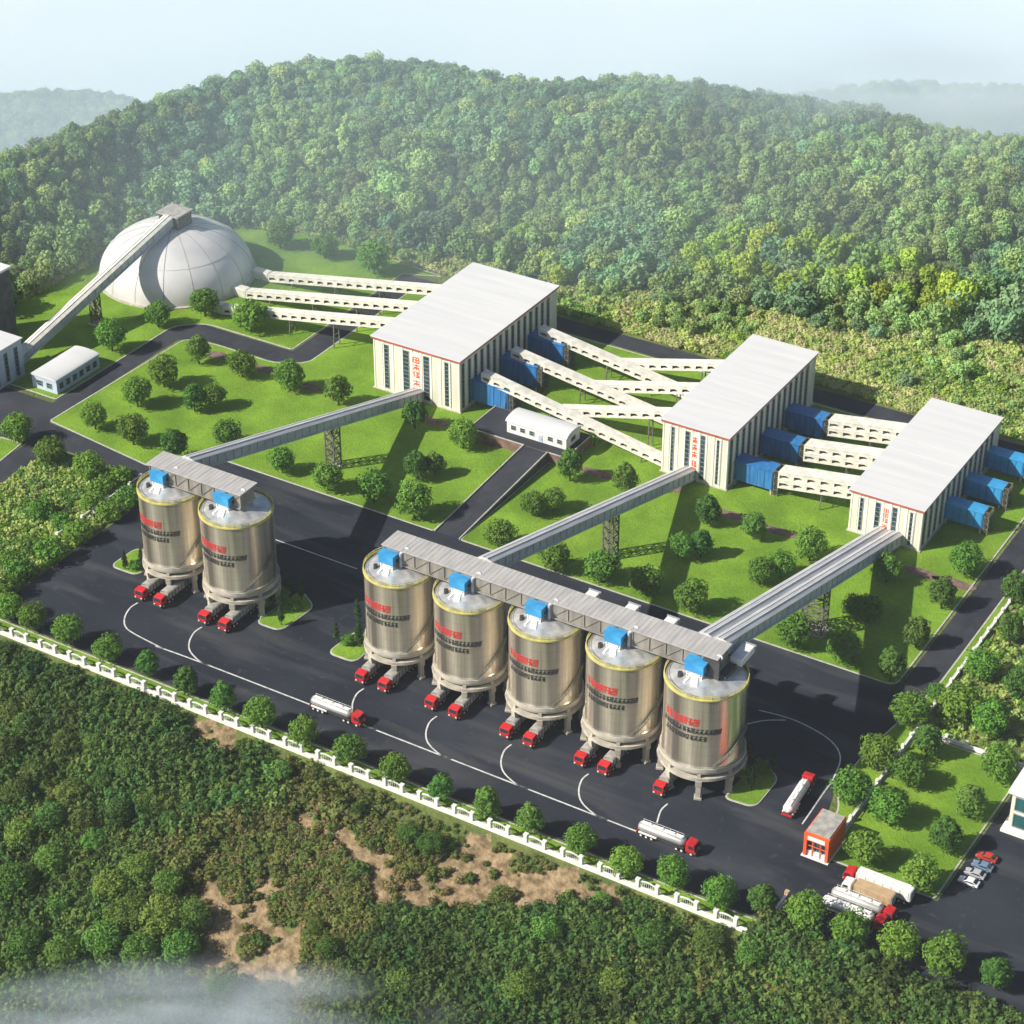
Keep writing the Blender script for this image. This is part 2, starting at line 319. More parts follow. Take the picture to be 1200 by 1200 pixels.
def build_terrain():
    Rs = [90+i*10 for i in range(14)]; r = 225
    while r < 560: Rs.append(r); r += 2.6
    while r < 900: Rs.append(r); r += 5
    while r < 7000: Rs.append(r); r *= 1.045
    NA = 280; A0, A1 = math.radians(-48), math.radians(48); vs = []; ds = []
    for R in Rs:
        for i in range(NA+1):
            t = i/NA*2-1; a = math.radians(18)*t if abs(t) < .9 else math.copysign(math.radians(16.2)+(abs(t)-.9)/.1*math.radians(32), t)
            u_, v_ = site(R*math.sin(a), R*math.cos(a)-CR); z = ground(u_, v_)
            vs.append((u_, v_, z-.05)); ds.append(dirt_at(u_, v_) if R < 480 and v_ < -113 else 0)
    k = NA+1; fs = [(j*k+i, j*k+i+1, (j+1)*k+i+1, (j+1)*k+i) for j in range(len(Rs)-1) for i in range(NA)]
    me = bpy.data.meshes.new('ground'); me.from_pydata(vs, [], fs); me.materials.append(M['ground'])
    me.polygons.foreach_set('use_smooth', [True]*len(fs))
    at_ = me.attributes.new('dirt', 'FLOAT', 'POINT'); at_.data.foreach_set('value', ds); me.update()
    o = link(bpy.data.objects.new('ground', me)); o['kind'] = 'structure'
build_terrain()

# ------------------------------------------------------------------ yard, roads, lawns
def struct(name, mb, m): return mb.build(name, m, None, 'structure')
yard = [(-88,-108),(-88,-39),(-84,-39),(-84,-19),(-84,-16),(134,-16),(121,-20),(120.5,-45),(122.5,-62),(125,-72),(126,-85),(156,-85),(210,-85),(230,-85),(230,-104),(128,-108.5)]
struct('yard_asphalt', MB().sheet([(-88,-108.5),(-88,-38.5),(-84,-17),(117,-17),(127,-17),(126.5,-30),(124,-45),(122.5,-62),(125,-72),(126,-84.2),(240,-84.2),(240,-103),(128,-108.5)], .004), M['asphalt'])
rd = MB()
def strip(mb, pts, wd, z):
    for (a, b) in zip(pts, pts[1:]):
        d = Vector((b[0]-a[0], b[1]-a[1])); n_ = Vector((-d.y, d.x)).normalized()*wd/2
        mb.sheet([(a[0]-n_.x,a[1]-n_.y),(b[0]-n_.x,b[1]-n_.y),(b[0]+n_.x,b[1]+n_.y),(a[0]+n_.x,a[1]+n_.y)], z)
base_poly = [(-146,-41),(-106,-38.8),(-84,-38.6),(-84,-17),(-90,-17),(-98,-29),(-137,-29),(-137,20),(-136,31),(-132,33.5),(-105,34.5),(-96.5,38),(-96.5,95),(130,95),(130,-17),(127,-17),(127,110),(-104,104.5),(-104,43),(-137.5,43),(-145,37),(-145,-17),(-170,-19),(-170,-41)]
struct('service_road', MB().sheet([(-88,-38.6),(-84,-38.6),(-84,-17.0),(-98,-31),(-138.5,-28),(-138.5,31),(-131,35),(-105,35),(-96,40),(-96,97),(119.9,97),(119.9,-16.9),(127,-16.9),(129,104.5),(-104,104.5),(-104,43),(-137.5,43),(-144.8,37),(-145.2,-19),(-175,-19),(-175,-41),(-145,-41),(-136,-40),(-136,-62),(-127,-62),(-127,-37.5)], .004), M['road'])
struct('parking_road', MB().sheet([(156.2,-84.2),(240,-84.2),(240,20),(200,20),(157.6,-20)], .004), M['asphalt'])
def lawn(name, poly, zk=.14, kerb=True):
    n = len(poly); A = sum(poly[i][0]*poly[(i+1)%n][1]-poly[(i+1)%n][0]*poly[i][1] for i in range(n))
    if A < 0: poly = poly[::-1]
    # inset by kerb width
    P = [Vector(p) for p in poly]; ins = []
    for i in range(n):
        a = (P[i]-P[i-1]).normalized(); b = (P[(i+1)%n]-P[i]).normalized()
        na = Vector((-a.y, a.x)); nb = Vector((-b.y, b.x)); k = (na+nb); k = k/max(.3, k.length_squared/2)
        ins.append(P[i]+k*.38)
    if kerb:
        kb = MB(); vs = [(p.x,p.y,0) for p in P]+[(p.x,p.y,zk) for p in P]+[(p.x,p.y,zk) for p in ins]+[(p.x,p.y,0) for p in ins]
        fs = [];
        for i in range(n):
            j = (i+1)%n; fs += [(i,j,n+j,n+i),(n+i,n+j,2*n+j,2*n+i),(2*n+i,2*n+j,3*n+j,3*n+i)]
        kb.add(vs, fs); struct('kerb', kb, M['kerb'])
    mb = MB(); mb.add([(p.x,p.y,zk-.03) for p in ins], [tuple(range(n))]); struct(name, mb, M['lawn'])
def rounded(poly, rads):
    out = []; n = len(poly)
    for i, p in enumerate(poly):
        r = rads if isinstance(rads,(int,float)) else rads[i]
        if r <= 0: out.append(p); continue
        p = Vector(p); a = (Vector(poly[i-1])-p); b = (Vector(poly[(i+1)%n])-p); r = min(r, a.length*.45, b.length*.45)
        A = p+a.normalized()*r; B = p+b.normalized()*r
        for k in range(7):
            t = k/6; out.append(tuple(A*(1-t)**2+p*2*t*(1-t)+B*t*t))
    return out
lawn('lawn', rounded([(-139,-27.4),(-98.4,-32.4),(-91,-26),(-82.4,-19),(-12.8,-19),(-12.8,28),(-31,28),(-31,42),(-1,42),(-1,28),(-4.7,27),(-4.7,-19),(119,-19),(119,96),(-95.8,96),(-95.8,41),(-97.8,38),(-105,34.2),(-126.8,34.5),(-137,32.5)], [1,2,2,1,1,0,0,0,0,0,0,1,3,3,3,1,2,3,3,3]))
lawn('lawn', rounded([(-145.5,-17),(-145,37),(-137.6,43.6),(-104.6,43.6),(-104.6,104),(-91.9,109),(-120,112),(-153.7,113),(-174,104),(-190,84),(-196,64),(-203,40),(-200,8),(-190,-17)], [1,4,4,1,1,1,4,6,6,6,6,6,6,3]))
lawn('lawn', rounded([(130.3,-84),(155.6,-84),(156.6,-33),(130.3,-33)], [1,1,2,1]))
lawn('lawn', rounded([(126.7,-84),(129.6,-84),(129.4,100),(127.6,100),(127.4,-12),(124.6,-33),(122.9,-45),(122.3,-60),(126,-68)], [.3,.3,1,1,1,2,2,2,2]))
lawn('lawn', rounded([(-134.5,-60),(-136.8,-62),(-144,-55),(-144.5,-41.5),(-137,-41)], .5))
lawn('verge', [(-88.6,-112.6),(-88.6,-109.2),(127.5,-109.2),(127.5,-112.6)])
# planting beds of bare brown soil
soil = MB()
for px, py, a, b in [(257,417,4.5,2.2),(310,433,4.5,2.0),(364,455,4.5,2),(508,494,5,2),(575,519,6,1.8),(700,555,5.5,2),(860,605,5,1.8),(915,624,6,1.7),(1080,672,6,2),(1120,684,6,2),(466,475,3.5,1.5),(785,572,3.5,2)]:
    u_, v_ = at(px, py, 0); soil.sheet([(u_+a*math.cos(t*math.pi/7)*(.85+.3*random.random()), v_+b*math.sin(t*math.pi/7)*(.85+.3*random.random())) for t in range(14)], .135)
struct('planting_soil', soil, M['soil'])

# white lane lines
def ribbon(pts, wd=.32, name='lane_line'):
    P = [Vector(p) for p in pts]
    Q = []
    for i in range(len(P)-1):
        p0 = P[max(0,i-1)]; p1 = P[i]; p2 = P[i+1]; p3 = P[min(len(P)-1,i+2)]
        for k in range(8):
            t = k/8; Q.append(.5*((2*p1)+(p2-p0)*t+(2*p0-5*p1+4*p2-p3)*t*t+(3*p1-p0-3*p2+p3)*t**3))
    Q.append(P[-1]); L = []; Rr = []
    for i, q in enumerate(Q):
        d = (Q[min(i+1,len(Q)-1)]-Q[max(0,i-1)]).normalized(); n_ = Vector((-d.y,d.x))*wd/2; L.append(q+n_); Rr.append(q-n_)
    mb = MB(); n = len(Q); mb.add([(p.x,p.y,.009) for p in L]+[(p.x,p.y,.009) for p in Rr], [(i,n+i,n+i+1,i+1) for i in range(n-1)])
    struct(name, mb, M['line'])
ribbon([(-43,-97.9),(-30,-97.5),(0,-97.4),(60,-97.4),(91,-97.4)], .4)
for cu_, dx in ((-58.7,0),(-38.3,0),(10.5,0),(31.3,0),(51.8,0),(72.3,0),(92.6,0)):
    e = cu_+15 if cu_ < -40 else cu_+8.6
    ribbon([(cu_,-85.6),(cu_-.2,-88.4),(cu_+1.3,-92.3),(cu_+4,-95.3),(cu_+8.6 if cu_ > -50 else cu_+8,-97.3 if cu_ > -50 else -96.6),(e+3,-97.35 if cu_ > -50 else -97.8)] if cu_ < 90 else [(cu_,-85.6),(cu_-.2,-88.4),(cu_+1,-92.5)], .36)
ribbon([(-20,-44.2),(-44,-44),(-48,-44)]); ribbon([(95,-44.2),(103.8,-43.3),(113.3,-45.5),(118.5,-50),(120.4,-57.4),(120.8,-65.1),(121.2,-76.3)])
ribbon([(95,-50.4),(98,-47),(102,-44.4)])

# ------------------------------------------------------------------ sheds, buildings
def window_part(parent, x0, x1, z0, z1, yface, axis, flip):
    # strip window: a proud frame with cross bars over dark glass; axis 0 = wall normal along y, 1 = along x
    fr = MB(); gl = MB(); s_ = -1 if flip else 1
    def bx(mb, a0, a1, b0, b1, d0, d1):
        lo, hi = sorted((yface+s_*d0, yface+s_*d1))
        if axis == 0: mb.box(a0, lo, b0, a1, hi, b1)
        else: mb.box(lo, a0, b0, hi, a1, b1)
    t = .12
    bx(gl, x0+t, x1-t, z0+t, z1-t, .0, .06)
    bx(fr, x0, x0+t, z0, z1, 0, .16); bx(fr, x1-t, x1, z0, z1, 0, .16); bx(fr, x0+t, x1-t, z0, z0+t, 0, .155); bx(fr, x0+t, x1-t, z1-t, z1, 0, .155)
    nb = max(2, int((z1-z0)/1.3))
    for i in range(1, nb): z = z0+(z1-z0)*i/nb; bx(fr, x0+t, x1-t, z-.05, z+.05, .06, .12)
    wobj = fr.build('window', M['frame'], parent); gl.build('pane', M['window'], wobj); return wobj
def glyph(rs, w_, h_):
    """strokes of one character-like mark in a w x h box, as thick segments (x0,z0,x1,z1,thickness)"""
    th = .12*h_; out = []; kind = rs.randrange(4)
    L_ = lambda a, b, c, d, k=1: out.append((a*w_, b*h_, c*w_, d*h_, th*k))
    if kind == 0: L_(.05,.8,.95,.84); L_(.5,1,.5,.05); L_(.1,.45,.9,.47); L_(.45,.5,.05,.05); L_(.55,.5,.97,.03)
    elif kind == 1: L_(.12,.98,.08,.1); L_(.12,.9,.85,.92); L_(.85,.92,.88,.08); L_(.15,.5,.82,.52); L_(.5,.88,.48,.12); L_(.08,.1,.9,.1)
    elif kind == 2: L_(.25,1,.05,.55); L_(.18,.72,.2,.02); L_(.4,.88,.98,.88); L_(.42,.6,.92,.6); L_(.68,.9,.66,.05); L_(.4,.3,.95,.26); L_(.4,.05,.98,.08)
    else: L_(.05,.92,.4,.7); L_(.08,.35,.4,.6); L_(.5,.97,.45,.03); L_(.5,.78,.95,.8); L_(.55,.5,.9,.5); L_(.55,.42,.97,.04); L_(.9,.42,.55,.04)
    return out
def processing_building(name, label, x0, x1, y0, y1, H, nside, seed):
    W = x1-x0; L = y1-y0
    t = thing(name, label, 'building', (x0, y0, 0), 0, 'white roofed processing buildings')
    wl = MB(); wl.box(0, 0, 0, W, L, H-.5)
    # pale pilaster strips standing proud, part of the cladding
    n_ = 9
    for i in range(n_+1):
        x = W*i/n_; a = max(0, x-.35); b = min(W, x+.35)
        wl.box(a, -.12, .1, b, .002, H-.62, 1)
    m = nside+1
    for i in range(m+1):
        y = L*i/m; a = max(0.0, y-.4); b = min(L, y+.4)
        wl.box(W-.002, a, .1, W+.14, b, H-.62, 1); wl.box(-.14, a, .1, .002, b, H-.62, 1)
    for i in range(n_+1):
        x = W*i/n_; wl.box(max(0,x-.35), L-.002, .1, min(W,x+.35), L+.12, H-.62, 1)
    wl.build('wall', [M['cream'], M['panel']], t)
    MB().box(-.5, -.5, 0, W+.5, L+.5, .35).build('plinth', M['concrete'], t)
    fb = MB(); fb.box(-.55, -.55, H-.62, W+.55, L+.55, H-.02); fb.build('fascia', M['red'], t)
    rf = MB(); rf.box(-.7, -.7, H-.02, W+.7, L+.7, H+.22)
    for i in range(1, 9): y = L*i/9; rf.box(-.6, y-.04, H+.22, W+.6, y+.04, H+.245)
    rf.build('roof', M['roof'], t, bevel=.05)
    for cx in (.14, .38, .62, .865):
        cw = W*.072; window_part(t, cx*W-cw/2, cx*W+cw/2, 1.1, H-1.7, -.003, 0, True)
    for i in range(nside):
        cyy = L*(i+1)/(m) if False else L*(i+.5)/m+.0
        cw = L/m*.42; window_part(t, L*(i+.5)/m-cw/2, L*(i+.5)/m+cw/2, 1.0, H-1.6, W+.003, 1, False)
        if i % 2 == 0: window_part(t, L*(i+.5)/m-cw/2, L*(i+.5)/m+cw/2, 1.0, H-1.6, -.003, 1, True)
    sg = MB(); rs = random.Random(seed); sw = W*.085; z = H-2.6
    sh = (H-5)/5.2
    for k in range(5):
        if k == 3: z -= sh*.25
        z0 = z-sh
        for q, (a, b, c, d, th_) in enumerate(glyph(rs, sw, sh*.86)): sg.beam((W*.5-sw/2+a, -.075-.004*q, z0+b), (W*.5-sw/2+c, -.075-.004*q, z0+d), .05, th_*1.35, 0, (1,0,0) if abs(d-b) > abs(c-a) else (0,0,1))
        z -= sh
    bd = MB(); bd.box(W*.5-sw*.68, -.046, 2.2, W*.5+sw*.68, -.001, H-1.8); sgo = bd.build('sign_board', M['panel'], t)
    sg.beam((W*.5-sw/2,-.05,2.4),(W*.5-sw/2,-.05,H-2.0),.02,.05).beam((W*.5+sw/2,-.05,2.4),(W*.5+sw/2,-.05,H-2.0),.02,.05)
    sg.build('lettering', M['signred'], sgo)
    return t
processing_building('processing_building', 'largest white roofed building beside the dome conveyors, red characters on its cream end wall', -70, -40.4, 37.6, 92.5, 17.2, 15, 1)
processing_building('processing_building', 'white roofed building between its two lookalikes, end wall facing the row of five silos', 24.4, 44.2, 39.6, 95.4, 16.8, 14, 2)
processing_building('processing_building', 'lowest white roofed building, nearest the right edge, twin gallery at its end wall', 81, 101, 38.7, 94, 12.9, 13, 3)

def barrel_shed(name, label, x0, x1, y0, y1, z0, h, wallm, rise=1.6, along='x', group=None):
    t = thing(name, label, 'shed', (x0, y0, z0), 0, group); W = x1-x0; L = y1-y0
    wl = MB(); wl.box(0,0,0,W,L,h); 
    rf = MB(); N = 10
    if along == 'x':
        for i in range(N):
            a = math.pi*i/N; b = math.pi*(i+1)/N; ya, yb = L/2-math.cos(a)*(L/2+.3), L/2-math.cos(b)*(L/2+.3); za, zb = h+.005+rise*math.sin(a), h+.005+rise*math.sin(b)
            rf.add([(-.35,ya,za),(W+.35,ya,za),(W+.35,yb,zb),(-.35,yb,zb),(-.35,ya,h-.15),(-.35,yb,h-.15),(W+.35,ya,h-.15),(W+.35,yb,h-.15)], [(0,1,2,3),(0,3,5,4),(1,6,7,2)], 0, False)
    else:
        for i in range(N):
            a = math.pi*i/N; b = math.pi*(i+1)/N; xa, xb = W/2-math.cos(a)*(W/2+.3), W/2-math.cos(b)*(W/2+.3); za, zb = h+.005+rise*math.sin(a), h+.005+rise*math.sin(b)
            rf.add([(xa,-.35,za),(xb,-.35,zb),(xb,L+.35,zb),(xa,L+.35,za),(xa,-.35,h-.15),(xb,-.35,h-.15),(xa,L+.35,h-.15),(xb,L+.35,h-.15)], [(0,1,2,3),(0,4,5,1),(3,2,7,6)], 0, False)
    wl.build('wall', wallm, t); rf.build('roof', M['roof'], t)
    return t, W, L
t, W, L = barrel_shed('site_office', 'small white hut with arched roof at the top of the ramp', -20.5, -1.2, 31, 38.6, 3.2, 3.6, M['white'], 1.3)
for i in range(6):
    if i == 3: continue
    window_part(t, 1.4+i*3, 2.9+i*3, 1.3, 2.7, -.003, 0, True)
d_ = MB().box(10.4,-.1,.02,11.6,0.0,2.3).build('door', M['sheetblue'], t); MB().box(11.35,-.16,1.0,11.45,-.1,1.2).build('handle', M['dark'], d_)
window_part(t, 2.6, 5, 1.2, 2.6, W+.003, 1, False)
t, W, L = barrel_shed('site_office', 'pale blue hut with flat cream roof beside the left service road, under the dome conveyor', -156.5, -147, -14.5, 4.5, 0.1, 4.4, M['sheetblue'], .9, 'y')
for i in range(6): window_part(t, 1+i*3.0, 2.8+i*3.0, 1.2, 3.2, W+.003, 1, False)
window_part(t, 2, 4, 1.2, 3, -.003, 0, True); window_part(t, 5.6, 7.6, 1.2, 3, -.003, 0, True)
# raised terrace and ramp
t = thing('access_ramp', 'dark asphalt ramp with pale kerbs climbing to the arched white hut', 'ramp', (-12.5, -19, 0))
rp = MB(); ZT = 3.2; y1 = 46.0
rp.add([(0,.3,0.02),(7.5,.3,0.02),(7.5,y1,ZT),(0,y1,ZT),(0,y1,0),(7.5,y1,0)], [(0,1,2,3)]); rp.build('ramp_surface', M['road'], t)
rw = MB(); rw.add([(7.5,.3,0),(7.5,y1,0),(7.5,y1,ZT-.004),(7.5,.3,.016)], [(0,1,2,3)]).add([(0,.3,0),(0,y1,0),(0,y1,ZT-.004),(0,.3,.016)], [(3,2,1,0)]); rw.build('retaining_wall', M['concrete_dark'], t)
kk = MB(); kk.beam((7.62,.2,.12),(7.62,y1,ZT+.12),.3,.5); kk.beam((-.12,.2,.12),(-.12,y1,ZT+.12),.3,.5); kk.build('kerb', M['kerb'], t)
t = thing('terrace', 'low raised asphalt terrace with brown stone retaining wall under the arched white hut', 'terrace', (-31, 27, 0))
MB().box(0,.03,0,32,14.8,ZT-.03).build('retaining_wall', M['soil'], t)
MB().box(.25,.28,ZT-.03,31.75,14.55,ZT+.004).build('paving', M['road'], t)
kk = MB(); kk.box(0,.03,ZT-.03,18.5,.28,ZT+.2).box(26.3,.03,ZT-.03,32,.28,ZT+.2).box(0,.28,ZT-.03,.25,14.8,ZT+.2).box(31.75,.28,ZT-.03,32,14.8,ZT+.2); kk.build('coping', M['kerb'], t)

# left edge: feed building + dark bin tower
t = thing('feed_building', 'pale blue clad building cut by the left edge, at the foot of the dome conveyor', 'building', (-176, -24, 0))
MB().box(0,0,0,12.5,14,12).build('wall', M['sheetblue'], t); MB().box(-.4,-.4,12,12.9,14.4,12.35).build('roof', M['roof'], t)
for i in range(3): window_part(t, 1.5+i*3.9, 3.3+i*3.9, 1, 10.5, -.003, 0, True)
for i in range(3): window_part(t, 1.8+i*4.3, 3.4+i*4.3, 1, 10.5, 12.503, 1, False)
t = thing('bin_tower', 'dark open topped concrete bin tower cut by the left edge', 'tower', (-194, -8, 0))
MB().box(0,0,0,13.5,14,24).build('wall', M['concrete_dark'], t)
MB().box(-.4,-.4,24,13.9,1.4,24.7).box(-.4,12.6,24,13.9,14.4,24.7).box(-.4,1.4,24,1.4,12.6,24.7).box(12.1,1.4,24,13.9,12.6,24.7).build('coping', M['white'], t)
# right edge building
t = thing('office_building', 'cream building with teal glass cut by the right edge, behind the parked cars', 'building', (160.5, -54.5, 0))
MB().box(-1.2,-1.4,0,24,17,.7).build('plinth', M['panel'], t)
MB().box(0,0,.7,23,16,10.5).build('wall', M['cream'], t); MB().box(-.8,-.8,10.5,23.8,16.8,11.3).build('roof', M['panel'], t)
for (a, b) in ((.8,7),(8.2,14.6),(15.8,22.2)):
    for z in (1.3, 5.9):
        f_ = MB().box(a,-.18,z,a+.18,.0,z+3.8).box(b-.18,-.18,z,b,.0,z+3.8).box(a+.18,-.18,z,b-.18,.0,z+.18).box(a+.18,-.18,z+3.62,b-.18,.0,z+3.8).box((a+b)/2-.08,-.16,z+.18,(a+b)/2+.08,.0,z+3.62).build('window', M['frame'], t)
        MB().box(a+.18,-.06,z+.18,b-.18,-.003,z+3.62).build('pane', M['teal'], f_)
for (a, b) in ((.8,7.2),(8.6,15.2)):
    for z in (1.3, 5.9):
        f_ = MB().box(-.18,a,z,.0,a+.18,z+3.8).box(-.18,b-.18,z,.0,b,z+3.8).box(-.18,a+.18,z,.0,b-.18,z+.18).box(-.18,a+.18,z+3.62,.0,b-.18,z+3.8).build('window', M['frame'], t)
        MB().box(-.06,a+.18,z+.18,-.003,b-.18,z+3.62).build('pane', M['teal'], f_)
# red gatehouse
t = thing('gatehouse', 'red gatehouse with pale roof and white front at the corner of the right lawn', 'gatehouse', (125.6, -85.6, 0))
MB().box(-.3,-.3,0,6.1,9.5,.25).build('plinth', M['panel'], t)
gm = MB(); gm.box(0,0,.25,.7,9.2,6.2).box(5.1,0,.25,5.8,9.2,6.2).box(.7,0,4.6,5.1,9.2,6.2).box(.7,8.6,.25,5.1,9.2,4.6); gm.build('frame', M['signred'], t)
MB().box(-.02,-.12,6.2,5.82,9.3,6.45).build('fascia', M['signred'], t); MB().box(.25,.6,6.45,5.55,9.0,6.7).build('roof', M['hopper'], t)
MB().box(.72,.5,.25,5.08,8.55,1.5).build('front_wall', M['white'], t); MB().box(.72,.9,1.5,5.08,1.0,4.6).build('glazing', M['teal'], t)
MB().box(.9,-.1,4.9,4.9,-.003,5.9).build('sign_board', M['panel'], t)
cb_ = MB(); cb_.box(1.9,.32,.25,2.1,.49,4.5).box(3.7,.32,.25,3.9,.49,4.5).box(.72,.34,2.9,5.08,.47,3.1); cb_.build('window_frame', M['signred'], t)

# dome
DX, DY = -167, 66.5
t = thing('storage_dome', 'large pale domed store with a small house on top, on the left lawn', 'dome', (DX, DY, 0)); RD = 24.8; HD = 16.4
prof = [(RD, 0.1)]
for i in range(0, 25): a = math.pi/2*i/25; prof.append((RD*math.cos(a)**.92 if i else RD, .9+HD*math.sin(a)))
prof += [(.01, .9+HD)]
MB().lathe(prof, 96).build('shell', M['dome'], t)
MB().lathe([(RD+.02,.1),(RD+.9,.1),(RD+.9,.55),(RD+.02,.6)], 72, smooth=False).build('ring_beam', M['concrete'], t)
for k in range(16):
    a0 = 2*math.pi*(k+.3)/16; mb = MB(); pr_ = [(RD*math.cos(math.pi/2*i/20)**.92 if i else RD, .9+HD*math.sin(math.pi/2*i/20)) for i in range(19)]
    for (r1, z1), (r2, z2) in zip(pr_, pr_[1:]): mb.beam((r1*math.cos(a0), r1*math.sin(a0), z1), (r2*math.cos(a0), r2*math.sin(a0), z2), .15, .12, 0)
    mb.build('rib', M['seam'] if k % 4 == 1 else M['hopper'], t)
r_ = RD*math.cos(math.pi/2*.42)**.92
MB().lathe([(r_-.1,.9+HD*math.sin(math.pi/2*.42)-.05),(r_+.12,.9+HD*math.sin(math.pi/2*.42)),(r_,.9+HD*math.sin(math.pi/2*.42)+.14)], 72, smooth=False).build('seam_ring', M['dome'], t)
hs = MB().box(-3.7,-2.2,16.2,4.1,4.6,21.4).build('head_house', M['lattice'], t); MB().box(-4.2,-2.8,21.4,4.6,5.1,21.9).build('roof', M['hopper'], hs)
MB().box(-2.2,-3.6,18.6,2.0,-2.2,21.1).build('hood', M['dark'], hs)

# ------------------------------------------------------------------ inclined galleries
def lattice(mb, x0, x1, y0, y1, z0, z1, th=.32, step=3.0):
    for x in (x0,x1):
        for y in (y0,y1): mb.beam((x,y,z0),(x,y,z1),th,th)
    n = max(1, round((z1-z0)/step))
    for i in range(n):
        a = z0+(z1-z0)*i/n; b = z0+(z1-z0)*(i+1)/n
        for (p, q) in (((x0,y0),(x1,y0)),((x1,y0),(x1,y1)),((x1,y1),(x0,y1)),((x0,y1),(x0,y0))):
            mb.beam((*p,b),(*q,b),th*.8,th*.8); mb.beam((*p,a),(*q,b),th*.6,th*.6); mb.beam((*q,a),(*p,b),th*.6,th*.6)
def gallery(name, label, cat, p0, p1, width, height, double=False, trestle=(), wallm='gallery', roofm='galleryroof', group=None):
    """enclosed conveyor gallery along +y from p0 (low) to p1 (high); floors at the given heights"""
    x = p0[0]; ya, za = p0[1], p0[2]; yb, zb = p1[1], p1[2]
    t = thing(name, label, cat, (x, ya, 0), 0, group); yb -= ya
    def run(prof, nm, m_):
        mb = MB(); n = len(prof); mb.add([(px_, 0, za+pz) for px_, pz in prof]+[(px_, yb, zb+pz) for px_, pz in prof], [(i,(i+1)%n,n+(i+1)%n,n+i) if yb > 0 else (i,n+i,n+(i+1)%n,(i+1)%n) for i in range(n)]+[tuple(range(n))[::-1], tuple(range(n,2*n))])
        return mb.build(nm, M[m_], t)
    offs = (-width/2-.1, width/2+.1) if double else (0,)
    for o in offs:
        w2 = width/2
        run([(o-w2,0),(o+w2,0),(o+w2,height),(o-w2,height)], 'wall', wallm)
        run([(o-w2-.25,height+.003),(o+w2+.25,height+.003),(o+w2+.25,height+.18),(o+w2*.35,height+.75),(o-w2*.35,height+.75),(o-w2-.25,height+.18)], 'roof', roofm)
        rb = MB(); 
        for s in (-1,1): rb.beam((o+s*w2*.35, 0, za+height+.8),(o+s*w2*.35, yb, zb+height+.8), .22, .14)
        rb.build('roof_rib', M['white'], t)
    n = int(abs(yb)/3.2); st = MB(); W_ = (width if not double else width*2+.2)/2+.08
    for i in range(n+1):
        y = yb*i/n; z = za+(zb-za)*i/n
        st.box(-W_-.1, y-.1, z+.02, -W_+.06, y+.1, z+height); st.box(W_-.06, y-.1, z+.02, W_+.1, y+.1, z+height)
    st.beam((-W_,0,za-.15),(-W_,yb,zb-.15),.35,.5); st.beam((W_,0,za-.15),(W_,yb,zb-.15),.35,.5)
    st.build('side_frame', M['gallery'], t)
    for yt, dpt in trestle:
        zt = za+(zb-za)*(yt-p0[1])/yb-.35; tm = MB(); hw = W_*.75
        lattice(tm, -hw, hw, yt-ya-dpt/2, yt-ya+dpt/2, 0, zt); tm.build('trestle', M['lattice'], t)
        MB().box(-hw-.7, yt-ya-dpt/2-.7, 0, hw+.7, yt-ya+dpt/2+.7, .45).build('footing', M['concrete'], t)
    return t
GG = 'inclined galleries from the processing buildings to the silos'
gallery('conveyor_gallery', 'grey inclined gallery running from the largest building to the pair of silos', 'conveyor', (-54.6, 37.3, 1.0), (-54.6, -66.6, 31.2), 3.6, 2.6, False, [(-5.5, 3.2)], group=GG)
gallery('conveyor_gallery', 'grey inclined gallery reaching the gantry of five silos by its second silo', 'conveyor', (33, 39.3, 1.0), (33, -66.6, 31.2), 3.6, 2.6, False, [(-5, 3.2)], group=GG)
gallery('conveyor_gallery', 'wide twin grey gallery climbing from the lowest building to the last silo', 'conveyor', (92.4, 38.4, 1.0), (92.4, -66.6, 31.0), 3.5, 2.6, True, [(-8, 3.6)], group=GG)
gallery('dome_conveyor', 'long pale enclosed conveyor climbing from the left edge to the top of the dome', 'conveyor', (-166.3, -10.2, 3.0), (-166.3, 63.8, 18.9), 3.2, 2.4, False, [(26, 2.2)], wallm='gallery', roofm='truss')

